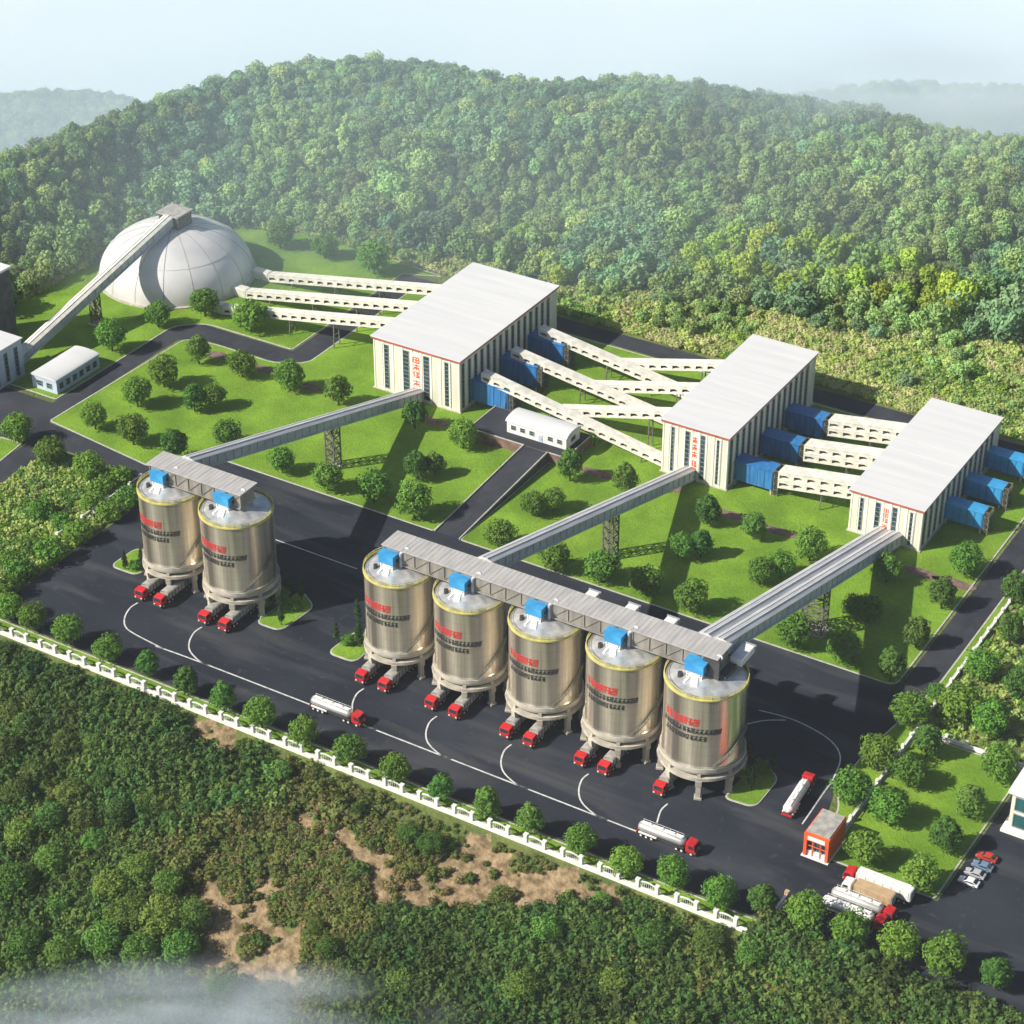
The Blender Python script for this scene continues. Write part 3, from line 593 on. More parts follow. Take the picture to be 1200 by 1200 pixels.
# ------------------------------------------------------------------ silos
RS, ZB, ZT_ = 8.7, 8.4, 27.2
def make_silo(first_label):
    t = thing('silo', first_label, 'silo', (0,0,0), 0, 'steel storage silos on concrete legs')
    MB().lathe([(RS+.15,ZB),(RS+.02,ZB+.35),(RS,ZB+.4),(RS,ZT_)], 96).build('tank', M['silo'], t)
    MB().lathe([(RS+.1,ZT_-.25),(RS+.22,ZT_-.2),(RS+.22,ZT_+.2),(RS-.1,ZT_+.22)], 72, smooth=False).build('top_ring', M['yellow'], t)
    MB().lathe([(RS-.1,ZT_+.05),(1.4,ZT_+2.3),(.01,ZT_+2.35)], 64).build('roof', M['silotop'], t)
    rl = MB(); n = 32
    for i in range(n):
        a = 2*math.pi*i/n; x, y = (RS+.05)*math.cos(a), (RS+.05)*math.sin(a); rl.beam((x,y,ZT_+.15),(x,y,ZT_+1.25),.09,.09)
        b = 2*math.pi*(i+1)/n; x2, y2 = (RS+.05)*math.cos(b), (RS+.05)*math.sin(b)
        for z in (.7, 1.22): rl.beam((x,y,ZT_+z),(x2,y2,ZT_+z),.12,.12)
        rl.beam((x,y,ZT_+.28),(x2,y2,ZT_+.28),.06,.28)
    rl.build('guard_rail', M['yellow'], t)
    MB().lathe([(RS-.4,ZB-.1),(RS+.45,ZB-.1),(RS+.5,ZB),(RS+.5,ZB-.9),(RS+.35,ZB-1.5),(RS-.6,ZB-1.5)][::-1], 72, smooth=False).build('ring_beam', M['concrete'], t)
    MB().lathe([(RS+.7,ZB-2.4),(RS+.7,ZB-3.2),(RS-.5,ZB-3.2),(RS-.5,ZB-2.4),(RS+.7,ZB-2.4)], 72, smooth=False).build('lower_ring', M['concrete'], t)
    MB().lathe([(RS-.6,ZB-1.2),(2.2,ZB-4.3),(1.1,ZB-4.3)], 48).build('hopper', M['concrete_dark'], t)
    sk = MB().lathe([(RS-.45,ZB-1.5),(RS-.45,ZB-2.5)], 72).build('skirt', M['concrete_dark'], t)
    for k in range(8):
        a = math.radians(-90+22.5+45*k); c, s = math.cos(a), math.sin(a); lg = MB()
        p = lambda r, z: (r*c, r*s, z)
        lg.beam(p(RS+.1,0), p(RS+.0,ZB-3.1), 1.05, 1.15, 0, (c,s,0))
        lg.beam(p(RS+.1,0.02), p(RS+.1,.5), 1.6, 1.6, 0, (c,s,0))
        # haunch towards the ring
        lg.beam(p(RS,ZB-4.6), p(RS+.15,ZB-3.15), 1.35, 1.5, 0, (c,s,0)); lg.beam(p(RS+.02,ZB-3.1), p(RS+.02,ZB-1.5), .8, .8, 0, (c,s,0))
        lg.build('leg', M['concrete'], t)
    # spiral stair rising round the right of the tank
    st = MB(); N = 34
    for i in range(N):
        a = math.radians(-50 + 56*i/N); z = ZB+.5+8*i/N; b = math.radians(-50+56*(i+1)/N); z2 = ZB+.5+8*(i+1)/N
        c, s = math.cos(a), math.sin(a); c2, s2 = math.cos(b), math.sin(b)
        st.beam((RS*c,RS*s,z),((RS+.9)*c,(RS+.9)*s,z),.26,.06)
        for rr_, zz in ((RS+.08,0),(RS+.92,0),(RS+.92,1.0)): st.beam((rr_*c,rr_*s,z+zz),(rr_*c2,rr_*s2,z2+zz),.1,.16 if zz == 0 else .07)
        if i % 3 == 0: st.beam(((RS+.92)*c,(RS+.92)*s,z),((RS+.92)*c,(RS+.92)*s,z+1),.06,.06)
    st.build('stair', M['lattice'], t)
    # dust filter in front of the gantry: white legs and body, blue housing, pipe, small chute
    fx, fy = -1.2, -2.4
    fl = MB(); fl.box(fx-2.1,fy-1.6,ZT_+2.9,fx+2.3,fy+1.7,ZT_+5.3)
    flo = fl.build('dust_filter', M['bluelight'], t, bevel=.08)
    MB().box(fx-2.25,fy-1.75,ZT_+5.3,fx+2.45,fy+1.85,ZT_+5.5).build('lid', M['bluelight'], flo)
    wb = MB(); wb.add([(fx-1.6,fy-1.2,ZT_+2.9),(fx+1.8,fy-1.2,ZT_+2.9),(fx+1.8,fy+1.4,ZT_+2.9),(fx-1.6,fy+1.4,ZT_+2.9),(fx-.7,fy-.9,ZT_+1.5),(fx+.9,fy-.9,ZT_+1.5),(fx+.9,fy+.7,ZT_+1.5),(fx-.7,fy+.7,ZT_+1.5)], [(0,4,5,1),(1,5,6,2),(2,6,7,3),(3,7,4,0),(4,7,6,5)])
    wb.build('filter_hopper', M['white'], flo)
    lgm = MB()
    for ax in (-1.6,1.8):
        for ay in (-1.2,1.4): lgm.beam((fx+ax,fy+ay,ZT_+.6),(fx+ax,fy+ay,ZT_+2.9),.22,.22)
    for ax in (-1.6,1.8): lgm.beam((fx+ax,fy-1.2,ZT_+1.9),(fx+ax,fy+1.4,ZT_+1.9),.16,.16)
    for ay in (-1.2,1.4): lgm.beam((fx-1.6,fy+ay,ZT_+1.9),(fx+1.8,fy+ay,ZT_+1.9),.16,.16)
    lgm.build('filter_frame', M['white'], flo)
    MB().cyl((fx+3.0,fy+.8,ZT_+1.0),(fx+3.0,fy+.8,ZT_+5.6),.42).cyl((fx+3.0,fy+.8,ZT_+5.6),(fx+4.1,fy+1.7,ZT_+6.4),.42).cyl((fx+4.1,fy+1.7,ZT_+6.4),(fx+4.1,fy+2.6,ZT_+6.0),.75,.5).build('duct', M['gallery'], t)
    MB().cyl((fx+2.3,fy,ZT_+3.7),(fx+2.7,fy,ZT_+3.7),.5,.35).cyl((fx-2.9,fy-1.6,ZT_+.4),(fx-2.9,fy-1.6,ZT_+1.9),.65,.55).build('fan', M['dark'], t)
    ch = MB(); ch.beam((fx+.2,fy-1.2,ZT_+1.6),(fx+1.2,fy-3.6,ZT_+.75),1.5,.7); ch.beam((fx-.8,fy-1.1,ZT_+1.6),(fx-1.2,fy-3.2,ZT_+.8),.5,.5); ch.build('chute', M['white'], t)
    # lettering painted round the tank: one red line, two black lines (too blurred to read in the photo)
    rs = random.Random(11)
    def row(name, a0, a1, z, h, n, m_, wf=.82):
        mb = MB(); seg = (a1-a0)/n
        for i in range(n):
            wd = math.radians(seg)*RS*wf
            for gi_, (x0,z0,x1,z1,th_) in enumerate(glyph(rs, wd, h)):
                kx = 3; r = RS+.04+.006*gi_; dl = math.hypot(x1-x0, z1-z0); nx, nz_ = -(z1-z0)/dl*th_/2, (x1-x0)/dl*th_/2; base = math.radians(a0+seg*i)
                for q in range(kx):
                    f0, f1 = q/kx, (q+1)/kx; c4 = [(x0+(x1-x0)*f+sg_*nx+(z0+(z1-z0)*f)*.18, z0+(z1-z0)*f+sg_*nz_) for f, sg_ in ((f0,-1),(f1,-1),(f1,1),(f0,1))]
                    c4 = [(base+cx_/RS, z+cz_) for cx_, cz_ in c4]
                    vs = [(rr_*math.cos(aa), rr_*math.sin(aa), zz) for rr_ in (RS-.02, r) for aa, zz in c4]
                    mb.add(vs, [(4,5,6,7),(0,1,5,4),(1,2,6,5),(2,3,7,6),(3,0,4,7)])
        mb.build(name, m_, t)
    row('red_lettering', -131, -72, 19.8, 2.1, 7, M['letterred'], .95)
    row('black_lettering', -133, -40, 17.8, 1.45, 15, M['letterblack'], .92)
    row('black_lettering', -127, -60, 15.9, 1.45, 11, M['letterblack'], .92)
    return t
silo_spec = [(-57.0,-71.0,.95,'left steel silo of the separate pair, under the gallery end'),
    (-36.8,-70.6,1.05,'right steel silo of the separate pair, planted island beside it'),
    (12.1,-71.6,.96,'first silo from the left in the row of five'),(32,-71.6,.98,'second silo from the left in the row of five, under the middle gallery end'),
    (52.6,-71.6,.99,'third and middle silo in the row of five'),(73.2,-71.6,1.0,'fourth silo from the left in the row of five'),(93.8,-71.6,1.07,'last silo at the right end of the row of five, over a single truck')]
s0 = None
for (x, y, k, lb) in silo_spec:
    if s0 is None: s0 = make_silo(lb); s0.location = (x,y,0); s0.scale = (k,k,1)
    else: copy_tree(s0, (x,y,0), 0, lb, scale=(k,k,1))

def gantry(label, xa, xb, spans):
    t = thing('silo_gantry', label, 'conveyor gantry', (xa, -70.4, 27.4), 0, 'long enclosed gantries over the silos'); L = xb-xa
    MB().box(0,-2.5,2.2,L,3.2,6.2).build('wall', M['gantrywall'], t)
    rf = MB(); rf.box(-.6,-3.1,6.2,L+.6,3.9,6.5)
    for i in range(int(L/1.2)): rf.box(i*1.2+.3,-3.05,6.5,i*1.2+.42,3.85,6.54)
    rf.build('roof', M['steelroof'], t)
    for x in spans:
        lg = MB()
        for dx in (-2.2,2.2): lg.box(x-xa+dx-.2,-2.3,.3,x-xa+dx+.2,-1.9,2.2).box(x-xa+dx-.2,2.7,.1,x-xa+dx+.2,3.1,2.2)
        lg.build('support', M['concrete'], t)
        MB().box(x-xa-3.2,-2.2,1.0,x-xa+3.2,3.0,2.2).build('feed_hopper', M['hopper'], t)
    tr = MB(); n = max(2, int(L/4.0))
    for i in range(n): 
        a = L*i/n; b = L*(i+1)/n; tr.beam((a,-2.62,2.3),(b,-2.62,6.0),.16,.16); tr.beam((a,-2.62,2.2),(a,-2.62,6.1),.2,.2)
    tr.beam((0,-2.62,2.1),(L,-2.62,2.1),.3,.4); tr.beam((0,3.32,2.1),(L,3.32,2.1),.3,.4); tr.build('side_frame', M['gantrywall'], t)
    return t
gantry('short grey roofed gantry lying across the separate pair of silos', -61.5, -33.4, (-57.0,-36.8))
g5 = gantry('long grey roofed gantry lying across the row of five silos', 9.2, 96.6, (12.1,32,52.6,73.2,93.8))
MB().box(84.6,-3.6,1.4,88.6,-2.72,6.1).box(87.5,-2.5,.9,89.8,3.0,2.1).build('end_hood', M['dark'], g5)
for i, x in enumerate((59.2, 69.6, 79.6)):
    t = thing('roof_duct', ['white','white','white'][i]+' duct sticking out behind the long gantry, '+['leftmost','middle','rightmost'][i]+' of three', 'duct', (x, -66.4, 29.3), 0, 'white ducts behind the long gantry')
    MB().box(-1.4,0,0,1.4,5.6,1.8).build('casing', M['white'], t, bevel=.15); MB().box(-1.6,5.6,-.1,1.6,5.95,1.95).build('end_flange', M['frame'], t)
t = thing('roof_duct', 'wide white duct sticking out behind the gantry beside the twin gallery', 'duct', (98.6, -67.2, 29.0), 0, 'white ducts behind the long gantry')
MB().box(-1.5,0,0,1.5,6.5,1.8).build('casing', M['white'], t, bevel=.15); MB().box(-1.7,6.5,-.1,1.7,6.85,1.95).build('end_flange', M['frame'], t)

# ------------------------------------------------------------------ cream truss conveyors between the buildings
def truss(name, label, p0, p1, width=2.6, height=2.1, group=None, legs=True, rows=1):
    """covered truss conveyor from p0 to p1 (floor points), with open bays in its sides"""
    a = Vector(p0); b = Vector(p1); d = b-a; Lh = math.hypot(d.x, d.y); rz = math.atan2(d.y, d.x)
    t = thing(name, label, 'conveyor', (a.x, a.y, 0), rz, group); za, zb = a.z, b.z; hw = width/2
    def Z(x): return za+(zb-za)*x/Lh
    for j in range(rows):
        o = j*(height+.2)
        def slab(z0, z1, y0, y1): return ([(x,y,Z(x)+z) for x in (0,Lh) for y in (y0,y1) for z in (z0,z1)], [(0,1,3,2),(4,6,7,5),(0,4,5,1),(2,3,7,6),(1,5,7,3),(0,2,6,4)])
        mb = MB(); mb.add(*slab(o+height, o+height+.22, -hw-.2, hw+.2)); mb.build('roof', M['truss'], t)
        mb = MB(); mb.add(*slab(o-.1, o+.25, -hw, hw)); mb.build('floor', M['truss'], t)
        sd = MB(); n = max(3, int(Lh/3.6))
        for s in (-1,1):
            y0, y1 = (s*hw-.12, s*hw+.12)
            sd.add(*slab(o+height*.62, o+height-.002, y0, y1)); sd.add(*slab(o-.3, o+.22, y0-.02, y1+.02))
            for i in range(n+1):
                x = Lh*i/n; wv = .75 if 0 < i < n else .4; x0 = max(0, x-wv); x1 = min(Lh, x+wv)
                sd.add([(xx,y,Z(xx)+z) for xx in (x0,x1) for y in (y0+.02,y1-.02) for z in (o+.2, o+height*.63)], [(0,1,3,2),(4,6,7,5),(0,4,5,1),(2,3,7,6),(1,5,7,3),(0,2,6,4)])
                if 0 <= i < n:
                    xm = Lh*(i+.5)/n
                    for sx in (-1,1): sd.beam((xm+sx*Lh/n*.29, s*hw, Z(xm)+o+height*.62), (xm+sx*Lh/n*.02+sx*.35, s*hw, Z(xm)+o+height*.78), .2, .5)
        sd.build('side_panel', M['truss'], t)
        mb = MB(); mb.add(*slab(o+.26, o+.5, -.7, .7)); mb.build('belt', M['dark'], t)
    if legs:
        n = max(1, int(Lh/14))
        for i in range(n):
            x = Lh*(i+.55)/n
            if Z(x) > 1.4:
                lg = MB(); 
                for s in (-1,1): lg.beam((x,s*hw*1.2,0),(x,s*hw*.85,Z(x)-.2),.28,.28)
                lg.beam((x,-hw*1.05,Z(x)*.5),(x,hw*1.05,Z(x)*.5),.18,.18); lg.build('leg', M['lattice'], t)
    return t
gr = 'cream truss conveyors between the dome and the largest building'
for i, (v0, u0) in enumerate(((52.5,-136.5),(65,-137),(78,-138))):
    t = truss('truss_conveyor', ['nearest','middle','farthest'][i]+' of three cream truss conveyors rising from the dome to the largest building', (u0,v0,.5), (-70.2,v0,13.2), group=gr)
    MB().box(-6.5,-1.5,-.0,0,1.5,3.0).build('intake_hood', M['truss'], t, bevel=.3)
gr = 'cream truss conveyors between the largest and the second building'
for i, v0 in enumerate((44.3,60.8,76.6)):
    w_ = ['nearest','middle','farthest'][i]
    truss('truss_conveyor', w_+' of three cream conveyors sloping down from a blue housing to the second building', (-37,v0+1,9.0), (24.3,v0-.5 if i else 41.6,1.2), 2.6, 2.1, gr)
    truss('truss_conveyor', w_+' of three short cream conveyors rising to the second building across a descending one', (-13.5,v0+4.6,2.6), (24.3,v0+4.6,12.6), 2.5, 2.1, gr)
gr = 'cream truss conveyors between the second and the third building'
for i, v0 in enumerate((46,62.4,78.5)):
    truss('truss_conveyor', ['nearest','middle','farthest'][i]+' of three two-tier cream conveyors between the blue housings and the lowest building', (57.5,v0,3.2), (81-.2,v0,6.8), 4.0, 2.2, gr, True, 2)

def blue_house(label, x, y, wx, wy, h, mtl, group):
    t = thing('transfer_housing', label, 'housing', (x,y,0), 0, group)
    b = MB().box(0,0,1.6,wx,wy,h); 
    b.build('body', M[mtl], t)
    ribs = MB()
    for i in range(6): xx = .3+(wx-.6)*i/5; ribs.box(xx-.09,-.1,1.6,xx+.09,-.002,h-.02).box(xx-.09,wy+.002,1.6,xx+.09,wy+.1,h-.02)
    ribs.build('wall_rib', M['blue'], t)
    MB().box(-.0,-.25,h,wx+.25,wy+.25,h+.2).build('roof', M['blue'] if mtl == 'blue' else M['bluelight'], t)
    for a in (.5, wx-.4):
        for c in (.3, wy-.3): MB().box(a-.25,c-.25,0,a+.25,c+.25,1.6).build('leg', M['concrete'], t)
    lt = MB(); lattice(lt, wx+.3, wx+1.5, .3, wy-.3, 0, h+.5, .22, 1.8); lt.build('end_frame', M['lattice'], t)
    return t
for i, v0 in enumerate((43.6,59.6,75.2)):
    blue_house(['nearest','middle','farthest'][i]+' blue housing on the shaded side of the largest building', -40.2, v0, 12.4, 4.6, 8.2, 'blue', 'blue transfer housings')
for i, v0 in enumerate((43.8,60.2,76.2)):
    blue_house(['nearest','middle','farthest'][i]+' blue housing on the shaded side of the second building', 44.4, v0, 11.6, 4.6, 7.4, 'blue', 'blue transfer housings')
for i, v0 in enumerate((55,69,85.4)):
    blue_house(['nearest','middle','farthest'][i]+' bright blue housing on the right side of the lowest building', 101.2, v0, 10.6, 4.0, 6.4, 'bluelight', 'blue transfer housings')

# ------------------------------------------------------------------ fences
t = thing('boundary_fence', 'long white fence of posts and rails on a low wall before the yard', 'fence', (-96, -113.6, 0))
LF = 222; MB().box(0,-.4,-1.2,LF,.4,.75).build('base_wall', M['panel'], t)
for i in range(48):
    x = 2.2+4.62*i
    if x > LF-.3: break
    MB().cbox(x,0,1.75,.8,.8,2.0).cbox(x,0,2.82,1.0,1.0,.2).build('post', M['white'], t)
    if i % 2 == 0 and x+4.6 < LF:
        rr_ = MB(); N = 8
        for q in range(N):
            a0 = x+.35+(3.95)*q/N; a1 = x+.35+3.95*(q+1)/N; f = lambda s: 2.3+.45*math.sin(math.pi*(s-x-.35)/3.95)
            rr_.beam((a0,0,f(a0)),(a1,0,f(a1)),.26,.24)
            rr_.beam(((a0+a1)/2,0,.8),((a0+a1)/2,0,f((a0+a1)/2)),.06,.06)
        rr_.beam((x+.3,0,1.05),(x+4.3,0,1.05),.1,.1); rr_.build('railing', M['white'], t)
t = thing('garden_wall', 'white post and rail wall along the left side of the right lawn', 'wall', (129.95, -82, 0))
MB().box(-.22,0,0,.22,135,1.0).build('base_wall', M['white'], t)
for i in range(28): MB().cbox(0,2+4.9*i,1.0,.7,.7,1.9).build('post', M['panel'], t)
rl = MB()
for i in range(0,27,2): rl.beam((0,2+4.9*i,1.75),(0,2+4.9*(i+1),1.75),.14,.14)
rl.build('rail', M['white'], t)
t = thing('garden_wall', 'white wall crossing behind the right lawn', 'wall', (130.3, -32.3, 0))
MB().box(.2,-.22,0,27,.22,1.1).build('base_wall', M['white'], t)
for i in range(6): MB().cbox(2+4.9*i,0,1.0,.7,.7,2.0).build('post', M['panel'], t)
t = thing('side_fence', 'white posts and rails half buried in shrubs left of the yard', 'fence', (-95, -104, 0))
MB().box(-.2,0,0,.2,66,.9).build('base_wall', M['white'], t)
for i in range(14): MB().cbox(0,.6+4.9*i,1.3,.75,.75,2.6).build('post', M['white'], t)
rl = MB()
for i in range(0,13,2): rl.beam((0,.6+4.9*i,2.2),(0,.6+4.9*(i+1),2.2),.24,.3)
rl.build('rail', M['white'], t)
t = thing('gate_barrier', 'pale sliding gate leaf standing at the yard entrance by the end of the fence', 'gate', (128.7,-112.6,0))
MB().box(-.3,0,.15,.3,12,.45).box(-.3,0,1.5,.3,12,1.75).build('rail', M['panel'], t)
gb = MB()
for i in range(13): gb.box(-.1,i*.97+.1,.45,.1,i*.97+.25,1.5)
gb.build('bars', M['frame'], t); MB().cbox(0,12.4,1.2,.9,.9,2.4).build('post', M['tan'], t)

# ------------------------------------------------------------------ vehicles (nose towards +x)
def wheels(t, xs, yw, r=.52):
    for x in xs:
        for s in (-1,1):
            w_ = MB().cyl((x,s*yw-.16*s,r),(x,s*yw+.2*s,r),r,n=14).build('wheel', M['tyre'], t)
            MB().cyl((x,s*yw+.19*s,r),(x,s*yw+.24*s,r),r*.5,n=10).build('rim', M['white'], w_)
def cab(t, x0, m_='truckred', Wd=1.28):
    c = MB(); pr_ = [(x0,.7),(x0+2.15,.7),(x0+2.3,1.7),(x0+2.0,2.95),(x0+.3,3.2),(x0,3.1)]
    n = len(pr_); c.add([(x,-Wd,z) for x,z in pr_]+[(x,Wd,z) for x,z in pr_], [tuple(range(n)), tuple(range(n,2*n))[::-1]]+[(i,n+i,n+(i+1)%n,(i+1)%n) for i in range(n)])
    co = c.build('cab', M[m_], t, bevel=.12)
    g = MB(); d = .03; g.add([(x0+2.27+d,-1.05,1.85),(x0+2.27+d,1.05,1.85),(x0+2.04+d,1.0,2.8),(x0+2.04+d,-1.0,2.8)], [(0,1,2,3)]); g.build('windscreen', M['glass'], co)
    for s in (-1,1):
        MB().add([(x0+.7,s*(Wd+.015),1.8),(x0+1.95,s*(Wd+.015),1.8),(x0+1.75,s*(Wd+.015),2.7),(x0+.7,s*(Wd+.015),2.75)], [(0,1,2,3)]).build('side_window', M['glass'], co)
        MB().box(x0+2.22,s*.95-.18,.85,x0+2.34,s*.95+.18,1.15).build('headlight', M['lamp'], co)
        MB().beam((x0+2.1,s*Wd,2.4),(x0+2.2,s*(Wd+.3),2.4),.08,.08).box(x0+2.12,s*(Wd+.3)-.05,1.9,x0+2.26,s*(Wd+.3)+.05,2.6).build('mirror', M['dark'], co)
    MB().box(x0+2.1,-Wd,.45,x0+2.42,Wd,.85).build('bumper', M['dark'], t)
def tanker(name, label, bodym='tank', kind='tank', Lb=11.5, group=None, cabm='truckred', Wt=1.25):
    t = thing(name, label, 'truck', (0,0,0), 0, group)
    cab(t, Lb+.6, cabm)
    MB().box(.2,-.45,.75,Lb+2.4,-.2,1.05).box(.2,.2,.75,Lb+2.4,.45,1.05).box(.3,-1.1,.9,Lb,1.1,1.15).build('chassis', M['dark'], t)
    if kind == 'tank':
        tk = MB(); N = 20; xs = [0,.25,.9,Lb*.45,Lb*.55,Lb-.9,Lb-.25,Lb]; rr_ = [.4,.85,1.0,1.0,1.0,1.0,.85,.4]; vs = []
        for x, q in zip(xs, rr_):
            for i in range(N): a = 2*math.pi*i/N; vs.append((x+.1, Wt*q*math.cos(a), 2.2+1.05*q*math.sin(a)))
        fs = [(j*N+i,j*N+(i+1)%N,(j+1)*N+(i+1)%N,(j+1)*N+i) for j in range(len(xs)-1) for i in range(N)]
        tk.add(vs, [f[::-1] for f in fs], 0, True); tk.add(vs, [tuple(range(N)), tuple(range((len(xs)-1)*N, len(xs)*N))[::-1]])
        tk.build('tank', M[bodym], t)
        tp = MB(); tp.box(.8,-.5,3.24,Lb-.6,.5,3.3)
        for x in (Lb*.25, Lb*.5, Lb*.75): tp.cyl((x,0,3.2),(x,0,3.55),.32,n=12)
        for s in (-1,1):
            tp.beam((.9,s*.55,3.75),(Lb-.7,s*.55,3.75),.05,.05)
            for q in range(7): x = .9+(Lb-1.6)*q/6; tp.beam((x,s*.55,3.2),(x,s*.55,3.75),.05,.05)
        tp.build('walkway', M['white'], t)
        rb = MB()
        for x in (Lb*.2,Lb*.4,Lb*.6,Lb*.8): rb.cyl((x,0,2.2),(x+.12,0,2.2),1.0,n=20,cap=False)
        fd = MB().box(.6,-1.3,1.0,5.0,-1.0,1.35).box(.6,1.0,1.0,5.0,1.3,1.35).build('mudguard', M['white'], t)
        MB().box(-.05,-1.2,.7,.15,1.2,1.2).build('rear_bumper', M['truckred'], t)
    elif kind == 'hopper':
        hb = MB(); pr_ = [(0,1.2),(Lb,1.2),(Lb,2.9),(0,2.9)]
        hb.box(.1,-1.3,1.2,Lb,1.3,2.9); hb.build('trailer_body', M[bodym], t, bevel=.06)
        cv_ = MB(); n = 8
        for i in range(n):
            a, b = math.pi*i/n, math.pi*(i+1)/n
            cv_.add([(.1,-1.3*math.cos(a),2.9+.45*math.sin(a)),(Lb,-1.3*math.cos(a),2.9+.45*math.sin(a)),(Lb,-1.3*math.cos(b),2.9+.45*math.sin(b)),(.1,-1.3*math.cos(b),2.9+.45*math.sin(b))], [(0,1,2,3)])
        cv_.build('cover', M['hopper'], t)
        rb = MB()
        for i in range(9): x = .4+(Lb-.7)*i/8; rb.box(x-.07,-1.38,1.2,x+.07,-1.3,2.88).box(x-.07,1.3,1.2,x+.07,1.38,2.88)
        rb.build('side_stake', M['dark'], t)
    else:
        MB().box(.1,-1.3,1.2,Lb,1.3,3.7).build('trailer_body', M[bodym], t, bevel=.08)
        rb = MB()
        for i in range(7): x = .5+(Lb-.8)*i/6; rb.box(x-.05,-1.34,1.2,x+.05,-1.3,3.66).box(x-.05,1.3,1.2,x+.05,1.34,3.66)
        rb.build('side_post', M['hopper'], t)
        MB().box(-.06,-1.2,1.3,.1,1.2,3.6).build('rear_door', M['frame'], t)
    wheels(t, (1.2,2.5,3.8,Lb-1.6,Lb-.3,Lb+2.0), 1.08)
    return t
ht = tanker('hopper_truck', 'x', 'hopper', 'hopper', 11.0, 'red cab trucks loading under the silos')
names = ['left silo of the pair','right silo of the pair','first of five silos','second of five silos','third of five silos','fourth of five silos']
tx = [(-59,-52.9),(-38.8,-32.5),(8.7,15.2),(28.6,35.2),(49.3,55.6),(69.2,75.3)]
first = True
for nm, prs in zip(names, tx):
    for j, x in enumerate(prs):
        lb = ('left' if j == 0 else 'right')+' red cab truck loading under the '+nm
        loc = (x, -71.0, .01)
        if first: ht.location = loc; ht.rotation_euler = (0,0,-math.pi/2); ht['label'] = lb; first = False
        else: copy_tree(ht, loc, -math.pi/2, lb)
copy_tree(ht, (89.5,-70.8,.01), -math.pi/2, 'lone red cab truck loading under the last silo of the row of five')
tk = tanker('tanker_truck', 'silver tanker with red cab on the lane line, nearest the pair of silos', group='tanker trucks in the yard')
tk.location = (4.0,-97.6,.01); tk.rotation_euler = (0,0,0)
copy_tree(tk, (91.6,-97.3,.01), 0, 'silver tanker with red cab on the lane line nearest the yard entrance')
t3 = tanker('tanker_truck', 'white tanker with red cab pointing away, beside the red gatehouse', 'white', 'tank', 11.5, 'tanker trucks in the yard'); t3.location = (117.4,-76.5,.01); t3.rotation_euler = (0,0,math.pi/2+.06)
t4 = tanker('box_truck', 'white trailer truck with red cab, closest to the right lawn in the entrance queue', 'white', 'box', 12.5, 'trucks queueing at the entrance'); t4.location = (151.8,-87.6,.01); t4.rotation_euler = (0,0,math.pi)
t5 = tanker('box_truck', 'tan covered trailer truck with pale cab in the middle of the entrance queue', 'tan', 'box', 8.6, 'trucks queueing at the entrance', cabm='panel'); t5.location = (149.0,-91.2,.01); t5.rotation_euler = (0,0,math.pi)
copy_tree(tk, (136.6,-94.9,.01), 0, 'silver tanker with red cab in the entrance queue, next to the tan trailer', 'trucks queueing at the entrance')
copy_tree(t3, (136.0,-98.3,.01), 0, 'white tanker at the front of the entrance queue, half behind the roadside trees', 'trucks queueing at the entrance')
def car(label, col, x, y, rz):
    t = thing('parked_car', label, 'car', (x,y,.01), rz, 'cars parked by the right lawn')
    m = mat('car_paint', col, rough=.25)
    pr_ = [(-2.25,.35),(2.2,.35),(2.3,.7),(1.9,.92),(.95,1.02),(.35,1.45),(-1.05,1.47),(-1.75,1.02),(-2.25,.95)]
    n = len(pr_); b = MB(); b.add([(x_,-.9,z) for x_,z in pr_]+[(x_,.9,z) for x_,z in pr_], [tuple(range(n)), tuple(range(n,2*n))[::-1]]+[(i,n+i,n+(i+1)%n,(i+1)%n) for i in range(n)])
    b.build('body', m, t, bevel=.1)
    MB().add([(.98,-.74,1.05),(.98,.74,1.05),(.42,.68,1.43),(.42,-.68,1.43)], [(0,1,2,3)]).build('windscreen', M['glass'], t).location = (.04,0,.03)
    MB().add([(-1.78,-.74,1.07),(-1.1,-.68,1.46),(-1.1,.68,1.46),(-1.78,.74,1.07)], [(0,1,2,3)]).build('rear_window', M['glass'], t).location = (-.04,0,.03)
    for s in (-1,1):
        MB().add([(.8,s*.915,1.02),(.35,s*.915,1.38),(-1.0,s*.915,1.4),(-1.5,s*.915,1.02)], [(0,1,2,3)]).build('side_window', M['glass'], t)
        MB().cbox(2.24,s*.65,.72,.1,.3,.16).build('headlight', M['lamp'], t)
        for x_ in (-1.4,1.4):
            w_ = MB().cyl((x_,s*.72,.33),(x_,s*.93,.33),.33,n=14).build('wheel', M['tyre'], t); MB().cyl((x_,s*.92,.33),(x_,s*.95,.33),.18,n=10).build('rim', M['frame'], w_)
car('red car, farthest back of the four parked by the right lawn', (.5,.05,.03), 160.2,-66.2, math.pi)
car('blue-grey car parked between the red and the silver car', (.16,.24,.36), 160.5,-69.4, math.pi)
car('silver car parked between the blue-grey and the white car', (.45,.46,.47), 160.0,-72.5, math.pi)
car('white car, nearest of the four parked by the right lawn', (.8,.8,.8), 159.8,-75.6, math.pi)

